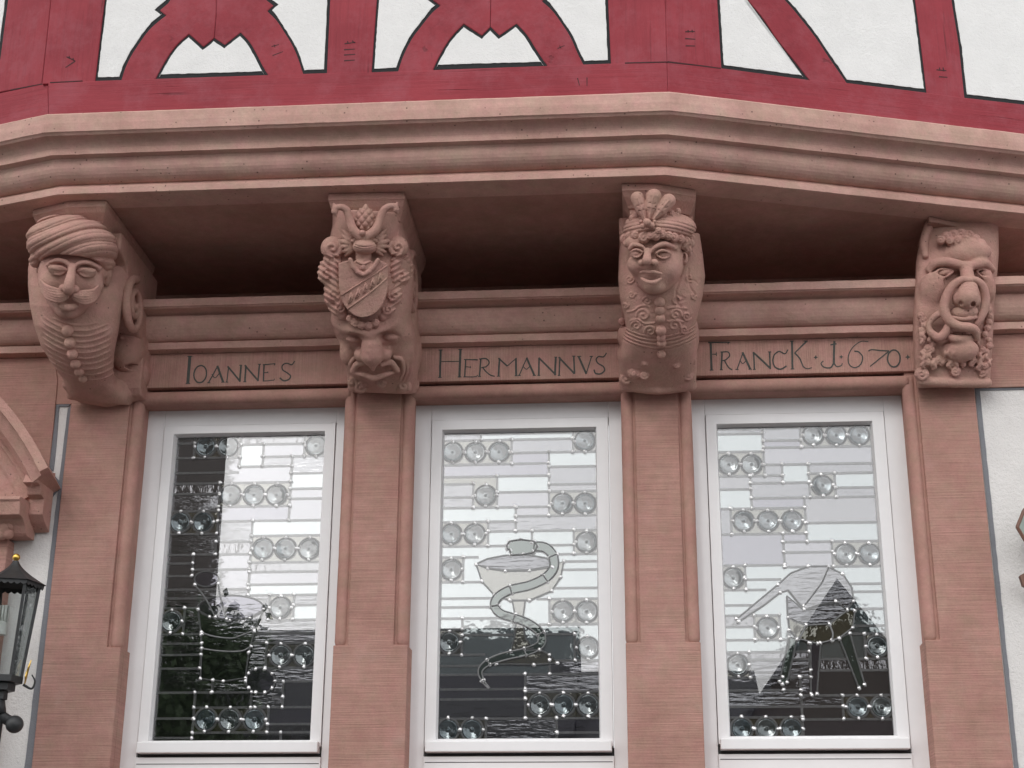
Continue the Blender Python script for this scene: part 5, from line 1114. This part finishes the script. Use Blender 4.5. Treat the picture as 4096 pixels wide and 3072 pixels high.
# ---------------------------------------------------------------- bracket with the bearded mask
def bracket_mask():
    b = empty('carved_bracket', (0, 0, 0), house); b['label'] = 'stone bracket carved as a bearded mask with a snake looped round its long nose'
    tr = crop(3600, 820, 0.4701); sc = Sculpt(tr, 0.4701, 460, 1522, 800)
    SH = 0.33; c_u = 480
    def fw(u, v, dd):                      # w for a place standing dd px proud of the block's face
        d = np.interp(v, [100, 350, 600, 900, 1150, 1350, 1520], [0.19, 0.215, 0.215, 0.20, 0.175, 0.14, 0.10])
        return sc.w_at(c_u, v, d)-SH*(u-c_u)+dd
    g = Grid(sc, 110, 850, 110, 1550, -560, 560, 5.2)
    rows = []
    for v, uc, a in ((90, 528, 288), (180, 520, 300), (300, 500, 318), (450, 488, 330), (600, 480, 326), (750, 470, 322), (900, 458, 320), (1050, 452, 318), (1200, 452, 312), (1350, 452, 302), (1440, 455, 294), (1520, 458, 288)):
        rows.append((v, uc, a, fw(c_u, v, 0)-230, 230))
    g.loft(rows, p=4.0, shear=SH)
    A = lambda pts, r=None: [(p[0], p[1], fw(p[0], p[1], p[2]), p[3] if r is None else r) for p in pts]
    g.chain(A([(262, 120, -20, 30), (235, 200, -10, 36), (205, 320, -30, 36), (215, 430, -20, 26)]), 14, n=3); g.chain(A([(800, 240, -60, 24), (790, 340, -50, 26), (770, 440, -40, 22)]), 14, n=3)
    # forelock
    for u, v, r in ((345, 300, 40), (395, 270, 46), (455, 254, 48), (520, 250, 50), (585, 262, 48), (640, 290, 44), (690, 325, 38), (420, 300, 40), (490, 300, 42), (560, 302, 42), (620, 322, 38)): g.curl((u, v, fw(u, v, 88)), r, 8, u*0.03, 1)
    g.ell((540, 420, fw(540, 420, 0)), (220, 110, 80), 30)
    g.chain(A([(250, 545, 0, 30), (300, 498, 40, 38), (400, 486, 68, 40), (500, 508, 84, 38), (560, 520, 88, 36), (640, 508, 80, 38), (720, 496, 58, 38), (785, 550, 0, 28)]), 26, n=3)
    g.ell((385, 588, fw(385, 588, 85)), (100, 42, 62), 18, sub=True); g.ell((710, 592, fw(710, 592, 85)), (80, 42, 62), 18, sub=True)
    g.ell((372, 578, fw(372, 578, 5)), (66, 32, 40), 5); g.ell((722, 582, fw(722, 582, 5)), (50, 32, 40), 5)
    for lid, r in ((((292, 588, 25), (335, 550, 42), (400, 546, 48), (455, 560, 45)), 9), (((300, 598, 22), (340, 615, 36), (390, 612, 42), (450, 572, 44)), 8), (((655, 560, 48), (700, 545, 46), (745, 560, 40), (775, 590, 25)), 9), (((660, 575, 42), (700, 612, 38), (745, 622, 34), (772, 600, 22)), 8)): g.chain([(u, v, fw(u, v, w), r) for u, v, w in lid], 5, n=3)
    g.ell((275, 705, fw(275, 705, 0)), (95, 120, 42), 45); g.ell((755, 700, fw(755, 700, 0)), (55, 110, 42), 35)
    # long nose
    g.chain(A([(560, 530, 70, 50), (575, 620, 110, 56), (578, 720, 150, 80), (572, 790, 165, 92)]), 20, n=3); g.ell((500, 800, fw(500, 800, 120)), (52, 62, 60), 16); g.ell((640, 810, fw(640, 810, 120)), (45, 58, 60), 16)
    g.ell((515, 842, fw(515, 842, 225)), (22, 26, 60), 6, sub=True); g.ell((622, 846, fw(622, 846, 225)), (20, 24, 60), 6, sub=True)
    g.ell((545, 915, fw(545, 915, 90)), (108, 62, 62), 8); g.chain(A([(445, 955, 125, 14), (545, 972, 150, 16), (648, 955, 125, 14)]), 6, n=3); g.chain(A([(440, 900, 120, 6), (545, 905, 165, 6), (650, 900, 120, 6)]), 6, sub=True, n=2)
    # mouth, lip, chin
    g.ell((512, 1088, fw(512, 1088, 85)), (84, 22, 75), 8, sub=True); g.chain(A([(462, 1092, 48, 15), (505, 1100, 56, 17), (550, 1094, 50, 15)]), 5)
    g.chain(A([(402, 1118, 55, 24), (470, 1140, 82, 32), (540, 1142, 82, 32), (606, 1122, 58, 24)]), 16, n=3)
    g.ell((505, 1240, fw(505, 1240, 25)), (150, 95, 85), 30)
    for k in range(9): g.chain(A([(385+k*30, 1215+abs(k-4)*8, 92-abs(k-4)*9, 9), (380+k*31+6*(-1)**k, 1265, 96-abs(k-4)*9, 12), (388+k*29-8*(-1)**k, 1312-abs(k-4)*4, 74-abs(k-4)*8, 8)]), 4, n=4)
    # beard of curling locks
    rb = random.Random(21)
    spots = [(200+rb.uniform(-35, 30), 940+k*46+rb.uniform(-10, 10), rb.uniform(26, 38)) for k in range(10)]+[(275+rb.uniform(-30, 30), 1130+k*52, rb.uniform(28, 40)) for k in range(5)]
    spots += [(740+rb.uniform(-25, 25), 900+k*50, rb.uniform(24, 34)) for k in range(10)]+[(690+rb.uniform(-25, 20), 1180+k*55, rb.uniform(26, 36)) for k in range(4)]
    spots += [(230+k*62, 1345+rb.uniform(-18, 40), rb.uniform(32, 42)) for k in range(9)]+[(330+k*70, 1300+rb.uniform(-12, 20), rb.uniform(28, 36)) for k in range(6)]
    for u, v, r in spots:
        if rb.random() < 0.45: g.curl((u, v, fw(u, v, 12)), r, 5, rb.uniform(0, 6), rb.choice((-1, 1)))
        else:
            s_ = rb.choice((-1, 1)); g.chain(A([(u-s_*r*0.5, v-r*1.3, 10, r*0.34), (u+s_*r*0.3, v-r*0.4, 26, r*0.44), (u-s_*r*0.2, v+r*0.5, 26, r*0.40), (u+s_*r*0.45, v+r*1.05, 12, r*0.24)]), 4, n=4); g.chain(A([(u+s_*r*0.2, v-r*1.3, 6, r*0.3), (u+s_*r*0.9, v-r*0.4, 16, r*0.36), (u+s_*r*0.5, v+r*0.5, 16, r*0.32)]), 4, n=4)
    g.curl((185, 1440, fw(185, 1440, 0)), 62, 10, 0, 1); g.curl((700, 1420, fw(700, 1420, -10)), 52, 10, 2, -1); g.curl((470, 1415, fw(470, 1415, 20)), 46, 8, 1, 1)
    g.chain(A([(190, 1500, -25, 40), (460, 1512, -15, 40), (740, 1512, -30, 40)]), 15)
    g.build('mask', b)
    # snake looped round the nose
    g = Grid(sc, 200, 790, 590, 1180, -420, 560, 4.2)
    g.chain(A([(590, 640, 205, 26), (520, 640, 185, 32), (440, 700, 150, 36), (388, 800, 120, 38), (378, 900, 105, 40), (420, 985, 115, 40), (500, 1030, 135, 38), (590, 1042, 130, 38), (640, 1070, 105, 36), (655, 1128, 75, 26)]), 6, n=5)
    g.chain(A([(575, 642, 200, 26), (640, 640, 190, 30), (700, 690, 165, 34), (728, 790, 130, 35), (715, 890, 110, 35), (680, 965, 100, 32), (650, 1010, 90, 24)]), 6, n=5)
    g.chain(A([(350, 915, 80, 30), (285, 960, 55, 26), (245, 1020, 45, 22), (262, 1085, 50, 30), (330, 1128, 62, 36), (385, 1085, 80, 36), (405, 1030, 95, 26)]), 6, n=5)
    g.build('snake', b)
    T = [Pz(3715, 865, ZS-0.001), Pz(3985.5, 921, ZS-0.001)]; m = MB()
    q = [(T[0][0], T[0][1]), (T[1][0], T[1][1]), (T[1][0]+0.004, 0.02), (T[0][0]-0.002, 0.02)]
    m.prism([(x, y, ZS-0.024) for x, y in q], (0, 0, 0.023)); m.build('abacus', 'sandstone_carved', b, bevel=0.004)
bracket_mask()

# ================================================================== doorway pediment at the left
c6 = crop(0, 1100, 0.6633)
ped = empty('door_pediment', (0, 0, 0), house); ped['label'] = 'curved red sandstone door pediment with moulded end'
DP = 0.20
def circ(p1, p2, p3):
    A = np.array([[p2[0]-p1[0], p2[1]-p1[1]], [p3[0]-p1[0], p3[1]-p1[1]]]); b = np.array([(p2[0]**2-p1[0]**2+p2[1]**2-p1[1]**2)/2, (p3[0]**2-p1[0]**2+p3[1]**2-p1[1]**2)/2])
    c = np.linalg.solve(A, b); return c, math.hypot(p1[0]-c[0], p1[1]-c[1])
q = [P(*c6(*p), DP) for p in ((0, 815), (118, 962), (222, 1130))]
cc, RR = circ(*[(p[0], p[2]) for p in q])
a1 = math.atan2(q[2][2]-cc[1], q[2][0]-cc[0])
def arc_sweep(name, prof, mat, a_end, bev=0.0):     # prof: (radius, d)
    n = 40; m = MB(); rows = []
    for k in range(n+1):
        a = a_end+(math.pi-2*a_end)*k/n
        rows.append([(cc[0]+r*math.cos(a), -(d), cc[1]+r*math.sin(a)) for r, d in prof])
    w = len(prof); vs = [p for r in rows for p in r]
    fs = [(k*w+i, k*w+(i+1) % w, (k+1)*w+(i+1) % w, (k+1)*w+i) for k in range(n) for i in range(w)]+[tuple(range(w)), tuple(n*w+i for i in reversed(range(w)))]
    m.add(vs, fs); return m.build(name, mat, ped, bevel=bev)
pr = [(RR+0.0, -0.02), (RR+0.045, 0.26), (RR+0.005, 0.265), (RR-0.002, 0.225), (RR-0.02, 0.215), (RR-0.055, 0.20), (RR-0.085, 0.15), (RR-0.09, 0.12), (RR-0.105, 0.118), (RR-0.11, 0.09), (RR-0.16, 0.088), (RR-0.16, -0.02)]
arc_sweep('arched_moulding', pr, 'sandstone_carved', a1-0.05)
ze = P(*c6(60, 1345), 0.16)[2]
hx = P(*c6(155, 1345), 0.16)[0]
mm = MB(); n = 30; poly = [(hx-0.01, -0.07, ze)]
for k in range(n+1):
    a = a1+0.02+(math.pi-2*a1-0.04)*k/n; r = RR-0.10; poly.append((cc[0]+r*math.cos(a), -0.07, max(ze+0.001, cc[1]+r*math.sin(a))))
mm.prism(poly, (0, 0.1, 0)); mm.build('tympanum', 'sandstone_carved', ped)
x_end = P(*c6(185, 1500), 0.12)[0]
z_b = P(*c6(125, 1442), 0.20)[2]
def block(name, prof, x0, x1):
    m = MB(); m.prism([(x1, -d, z) for d, z in prof], (x0-x1, 0, 0)); return m.build(name, 'sandstone_carved', ped, bevel=0.003)
zt = ze
block('horizontal_cornice', [(0.0, zt), (0.205, zt-0.004), (0.215, zt-0.020), (0.205, zt-0.028), (0.195, z_b), (0.15, z_b-0.006), (0.12, z_b-0.03), (0.10, z_b-0.06), (0.085, z_b-0.07), (0.0, z_b-0.07)], cc[0]-(hx-cc[0])-0.05, hx-0.005)
# moulded end return towards the wall
e0 = P(*c6(365, 1255), 0.02)
block('cornice_return', [(0.0, zt+0.16), (0.10, zt+0.135), (0.18, zt+0.10), (0.20, zt+0.06), (0.16, zt+0.055), (0.14, zt+0.02), (0.10, zt+0.01), (0.10, zt-0.06), (0.06, zt-0.09), (0.0, zt-0.12)], hx-0.006, e0[0]-0.035)
m = MB()
for k, (x, y, r) in enumerate(((30, 1530, 0.035), (62, 1510, 0.030), (10, 1560, 0.03), (48, 1560, 0.026), (-25, 1540, 0.04), (-60, 1530, 0.035))): m.sphere(P(*c6(x, y), 0.10), r, 14, 10)
m.build('carved_fruit', 'sandstone_carved', ped, smooth=True)
stripe('painted_border', [(c6(300, 1180), c6(288, 1170)), (c6(368, 1253), c6(338, 1253)), (c6(340, 1310), c6(300, 1290)), (c6(298, 1362), c6(250, 1330)), (c6(240, 1410), c6(205, 1390)), (c6(210, 1526), c6(170, 1480)), (c6(110, 1535), c6(100, 1490)), (c6(55, 1595), c6(20, 1560)), (c6(0, 1640), c6(-10, 1580))], 'grey_paint', house, d=-0.0085)
# door jamb and leaf below, outside the picture
dx0 = hx-0.10
box('door_jamb', dx0-0.28, dx0, -0.25, 0.06, 0, z_b-0.075, 'sandstone_tooled', ped, bevel=0.005)
box('door_jamb', 2*cc[0]-dx0, 2*cc[0]-dx0+0.28, -0.25, 0.06, 0, z_b-0.075, 'sandstone_tooled', ped, bevel=0.005)
box('door_leaf', 2*cc[0]-dx0+0.281, dx0-0.281, -0.25, -0.10, 0, z_b-0.075, 'dark_timber', ped)

# ================================================================== wall lantern
c7 = crop(0, 2150, 0.5556); DLn = 0.36
cL = P(*c7(78, 480), DLn); lant = empty('wall_lantern', (cL[0], cL[1], cL[2]-0.33))
tag(lant, 'black iron lantern with scalloped roof, gold ball and gold leaves on a wall bracket', 'lantern')
base = np.array(lant.location)
def zL(y): return P(*c7(78, y), DLn)[2]
def rel(m): m.v = [np.array(p)-base for p in m.v]; return m
px = abs(P(*c7(178, 500), DLn)[0]-cL[0])/100
zr0, zr1, zb0 = zL(335), zL(170), zL(1000)
R0 = 205*px; HEX = [math.pi/6*(2*k)+math.radians(18) for k in range(6)]
m = MB(); n = 10
rings = []
for k in range(n+1):
    t = k/n; r = R0*(1-t)**1.5*0.98+0.012; z = zr0+(zr1-zr0)*t
    rings.append([(cL[0]+r*math.cos(a), cL[1]+r*math.sin(a), z) for a in HEX])
m.add([p for r in rings for p in r], [(k*6+i, k*6+(i+1) % 6, (k+1)*6+(i+1) % 6, (k+1)*6+i) for k in range(n) for i in range(6)])
rel(m).build('roof', 'iron', lant)
m = MB()                                         # scalloped valance
for i in range(6):
    a, b = HEX[i], HEX[(i+1) % 6]; A = np.array([cL[0]+R0*math.cos(a), cL[1]+R0*math.sin(a), zr0]); B = np.array([cL[0]+R0*math.cos(b), cL[1]+R0*math.sin(b), zr0]); ns = 5
    top = []; bot = []
    for k in range(ns*6+1):
        t = k/(ns*6); p = A+(B-A)*t; top.append(p+np.array([0, 0, 0.004])); bot.append(p-np.array([0, 0, 0.012+0.008*abs(math.sin(t*ns*math.pi))]))
    w = len(top); m.add(top+bot, [(k, k+1, w+k+1, w+k) for k in range(w-1)])
rel(m).build('valance', 'iron', lant)
m = MB(); m.sphere((cL[0], cL[1], zr1+0.016), 26*px, 20, 14); rel(m).build('ball_finial', 'gold', lant, smooth=True)
Rt, Rb = R0*0.86, R0*0.60
posts = []
for i, a in enumerate(HEX):
    T = np.array([cL[0]+Rt*math.cos(a), cL[1]+Rt*math.sin(a), zr0-0.004]); B = np.array([cL[0]+Rb*math.cos(a), cL[1]+Rb*math.sin(a), zb0]); posts.append((T, B))
    m = MB(); m.tube([T, B], 0.0085, 4); rel(m).build('corner_bar', 'iron', lant)
for i in range(6):
    (T1, B1), (T2, B2) = posts[i], posts[(i+1) % 6]; c = (T1+T2+B1+B2)/4; nn = np.cross(T2-T1, B1-T1); nn = nn/np.linalg.norm(nn)
    m = MB(); m.prism([T1, T2, B2, B1], nn*0.003); rel(m).build('glass_pane', 'lantern_glass', lant)
for zz, rr, hh in ((zb0, Rb*1.10, 0.028), (zb0-0.03, Rb*0.75, 0.03), (zb0-0.06, Rb*0.4, 0.035)):
    m = MB(); m.prism([(cL[0]+rr*math.cos(a), cL[1]+rr*math.sin(a), zz-hh) for a in HEX], (0, 0, hh)); rel(m).build('base_tray', 'iron', lant, bevel=0.002)
m = MB(); zlamp = zL(700); m.lathe([(0.001, 0), (0.024, 0), (0.024, 0.05), (0.016, 0.055), (0.001, 0.055)], (cL[0]-0.03, cL[1], zlamp), 16); rel(m).build('lamp_socket', 'lamp_white', lant, smooth=False)
m = MB()
for dx in (-0.014, 0.002, 0.015):
    zt_ = zL(490); m.tube([(cL[0]-0.03+dx, cL[1]-0.006, zlamp+0.055), (cL[0]-0.03+dx, cL[1]-0.006, zt_), (cL[0]-0.03+dx+0.004, cL[1]+0.008, zt_), (cL[0]-0.03+dx+0.004, cL[1]+0.008, zlamp+0.055)], 0.0055, 8)
rel(m).build('lamp_tube', 'lamp_white', lant, smooth=True)
for i, (T, B) in enumerate(posts):
    if i in (4, 0):
        o = (B-np.array([cL[0], cL[1], B[2]])); o = o/np.linalg.norm(o); m = MB(); s = np.cross(o, [0, 0, 1])
        L_ = [(-0.004, 0.0), (-0.016, 0.03), (-0.010, 0.05), (-0.014, 0.065), (0.0, 0.10), (0.010, 0.07), (0.007, 0.05), (0.014, 0.03), (0.004, 0.0)]
        m.prism([B+o*(0.014+0.25*max(0, h-0.04))+s*w_+np.array([0, 0, h-0.028]) for w_, h in L_], o*0.004); rel(m).build('gold_leaf', 'gold', lant)
        m = MB(); cv = smooth_line([B+o*0.01+np.array([0, 0, -0.03]), B+o*0.045+np.array([0, 0, -0.045]), B+o*0.055+np.array([0, 0, -0.015]), B+o*0.04+np.array([0, 0, 0.012])], 5)
        m.tube(cv, [0.006*(1-0.6*k/len(cv)) for k in range(len(cv))], 8); rel(m).build('scroll_hook', 'iron', lant, smooth=True)
m = MB(); zp = zb0-0.09; zfoot = zL(1900)
m.tube([(cL[0]-0.01, cL[1], zp), (cL[0]-0.012, cL[1], zp-0.06)], [0.03, 0.045], 12); m.tube([(cL[0]-0.012, cL[1], zp-0.05), (cL[0]-0.02, cL[1], zfoot)], 0.036, 14); rel(m).build('bracket_post', 'iron', lant, smooth=True)
jn = P(*c7(105, 1345), DLn); m = MB(); m.sphere(jn, 0.036, 16, 12); rel(m).build('joint_ball', 'iron', lant, smooth=True)
m = MB(); m.tube([jn, jn+np.array([-0.20, 0.02, 0.11]), jn+np.array([-0.42, 0.12, 0.18]), jn+np.array([-0.52, 0.33, 0.20])], 0.022, 12); rel(m).build('bracket_arm', 'iron', lant, smooth=True)
m = MB(); wp = jn+np.array([-0.52, 0.34, 0.20]); m.box(wp[0]-0.05, wp[0]+0.05, -0.014, 0.012, wp[2]-0.12, wp[2]+0.12); rel(m).build('wall_plate', 'iron', lant, bevel=0.004)
m = MB(); m.tube([(cL[0]-0.02, cL[1], zfoot+0.02), (cL[0]-0.2, cL[1]+0.2, zfoot-0.08), (cL[0]-0.52, -0.01, zfoot-0.1)], 0.022, 12); rel(m).build('bracket_stay', 'iron', lant, smooth=True)

# ================================================================== small copper-framed sign at the right edge
cR = crop(3990, 1900, 0.3616)
sg0 = P(4150, 2300, 0.12); sign = empty('wall_sign', tuple(sg0)); tag(sign, 'copper-edged grey-green pointed wall sign on white plaster beside the pilaster', 'sign')
def relS(m): m.v = [np.array(p)-sg0 for p in m.v]; return m
star = [cR(222, 578), cR(293, 400), (4140, 1990), (4230, 1990), (4260, 2110), (4200, 2230), (4130, 2210)]
m = MB(); m.prism([P(u, v, 0.13) for u, v in star], (0, 0.016, 0)); relS(m).build('sign_panel', 'verdigris', sign)
m = MB(); m.tube([P(u, v, 0.124) for u, v in star+star[:2]], 0.009, 6, cap=False); relS(m).build('sign_rim', 'copper_edge', sign)
foot = [cR(250, 1110), (4140, 2268), (4230, 2280), (4240, 2330), (4150, 2365), cR(285, 1220)]
m = MB(); m.prism([P(u, v, 0.12) for u, v in foot], (0, 0.03, 0)); relS(m).build('sign_foot', 'copper_edge', sign)
m = MB(); a = P(4160, 2150, 0.11); b = P(4190, 2310, 0.09); m.tube([a, b], 0.012, 8); m.tube([b, b+np.array([0, 0.12, 0])], 0.012, 8); m.tube([a, a+np.array([0, 0.14, 0])], 0.012, 8); relS(m).build('sign_bracket', 'iron', sign)

# ================================================================== the other side of the street, seen in the panes
def refl(u, v, yfar):
    k = ray(u, v); g = CAM+k*((0.165+CAM_D)/k[1]); k = k*np.array([1, -1, 1]); return g+k*((yfar-g[1])/k[1])
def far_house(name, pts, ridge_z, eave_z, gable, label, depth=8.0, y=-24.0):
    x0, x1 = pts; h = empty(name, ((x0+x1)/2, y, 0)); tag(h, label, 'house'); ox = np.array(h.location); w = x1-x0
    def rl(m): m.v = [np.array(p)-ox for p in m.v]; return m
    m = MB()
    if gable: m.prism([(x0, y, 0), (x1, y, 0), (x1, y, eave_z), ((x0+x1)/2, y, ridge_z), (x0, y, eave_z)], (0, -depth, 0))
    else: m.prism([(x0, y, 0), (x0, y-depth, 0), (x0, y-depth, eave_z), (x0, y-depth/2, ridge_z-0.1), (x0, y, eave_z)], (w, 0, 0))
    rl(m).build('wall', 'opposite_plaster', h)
    m = MB()
    if gable:
        for s in (-1, 1):
            xm = (x0+x1)/2; xe = xm+s*(w/2+0.4); ze_ = eave_z-0.4*(ridge_z-eave_z)/(w/2)
            m.prism([(xm, y+0.3, ridge_z+0.18), (xe, y+0.3, ze_+0.18), (xe, y+0.3, ze_+0.03), (xm, y+0.3, ridge_z+0.03)], (0, -depth-0.6, 0))
    else:
        for s in (0, 1):
            ya, yb = (y+0.4, y-depth/2) if s == 0 else (y-depth-0.4, y-depth/2)
            m.prism([(x0-0.3, ya, eave_z-0.15), (x0-0.3, yb, ridge_z), (x0-0.3, yb, ridge_z+0.18), (x0-0.3, ya, eave_z+0.03)], (w+0.6, 0, 0))
    rl(m).build('roof', 'slate', h)
    nw = max(2, int(w/1.9)); 
    for fl in range(int((eave_z-0.8)/2.7)):
        for k in range(nw):
            xc = x0+w*(k+0.5)/nw; zc_ = 1.0+2.7*fl
            m = MB(); m.box(xc-0.5, xc+0.5, -y, -y+0.06, zc_, zc_+1.4); wd = rl(m).build('window', 'white_frame', h)
            m = MB(); m.box(xc-0.42, xc+0.42, -y+0.061, -y+0.07, zc_+0.08, zc_+1.32); rl(m).build('pane', 'dark_window', h).parent = wd
    return h
ap = refl(3343, 2362, -24); lf = refl(2945, 2800, -24); rg = refl(3553, 2645, -24)
slope = (ap[2]-rg[2])/(rg[0]-ap[0])*0.9
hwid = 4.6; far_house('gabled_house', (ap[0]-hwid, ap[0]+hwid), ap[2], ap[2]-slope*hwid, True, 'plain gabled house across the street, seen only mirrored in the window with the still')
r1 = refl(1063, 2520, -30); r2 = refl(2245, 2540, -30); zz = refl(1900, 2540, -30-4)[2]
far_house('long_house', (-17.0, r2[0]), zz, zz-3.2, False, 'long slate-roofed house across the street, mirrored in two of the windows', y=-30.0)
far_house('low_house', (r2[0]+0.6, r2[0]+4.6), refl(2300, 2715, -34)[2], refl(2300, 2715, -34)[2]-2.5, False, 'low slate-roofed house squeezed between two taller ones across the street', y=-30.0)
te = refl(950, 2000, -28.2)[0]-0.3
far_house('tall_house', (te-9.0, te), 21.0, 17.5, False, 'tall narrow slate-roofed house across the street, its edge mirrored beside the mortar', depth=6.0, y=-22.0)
# tree mirrored in the left window
TY = -20.0; tb = refl(985, 2330, TY); tx = tb[0]-1.9
tree = empty('street_tree', (tx, TY, 0)); tag(tree, 'small leafy street tree before the tall house across the street, mirrored in the mortar window', 'tree')
rt_ = random.Random(3); m = MB(); m.tube([(0, 0, 0), (0.05, 0, 1.6), (0.0, 0.1, 3.2), (0.1, 0, 4.2), (0, 0, 5.4)], [0.36, 0.30, 0.26, 0.18, 0.03], 10)
for k in range(16):
    a = rt_.uniform(0, 6.28); z = rt_.uniform(1.8, 4.2); L_ = rt_.uniform(0.8, 1.5); m.tube([(0, 0, z), (L_*0.5*math.cos(a), L_*0.5*math.sin(a), z+0.3), (L_*math.cos(a), L_*math.sin(a), z+0.9)], [0.06, 0.04, 0.015], 6)
m.build('trunk', 'bark', tree)
cl = []
while len(cl) < 420:
    a, r = rt_.uniform(0, 6.28), rt_.uniform(0, 1)**0.5*1.8; z = rt_.uniform(1.8, 6.6); cl.append((r*math.cos(a), r*math.sin(a), z))
nl = 130; NL = len(cl)*nl; rg_ = np.random.default_rng(4)
c_ = np.repeat(np.array(cl), nl, 0)+rg_.normal(0, 1, (NL, 3))*np.array([0.30, 0.30, 0.26])
a_ = rg_.normal(0, 1, (NL, 3)); a_ /= np.linalg.norm(a_, axis=1)[:, None]; b_ = np.cross(a_, rg_.normal(0, 1, (NL, 3))); b_ /= np.linalg.norm(b_, axis=1)[:, None]
v_ = np.stack([c_-a_*0.11, c_+b_*0.07, c_+a_*0.11, c_-b_*0.07], 1).reshape(-1, 3)
me = bpy.data.meshes.new('crown'); me.vertices.add(NL*4); me.vertices.foreach_set('co', v_.astype(np.float32).ravel()); me.loops.add(NL*4); me.loops.foreach_set('vertex_index', np.arange(NL*4, dtype=np.int32))
me.polygons.add(NL); me.polygons.foreach_set('loop_start', np.arange(0, NL*4, 4, dtype=np.int32)); me.polygons.foreach_set('loop_total', np.full(NL, 4, np.int32)); me.materials.append(MATS['leaf']); me.update(); me.validate()
put('crown', me, tree)
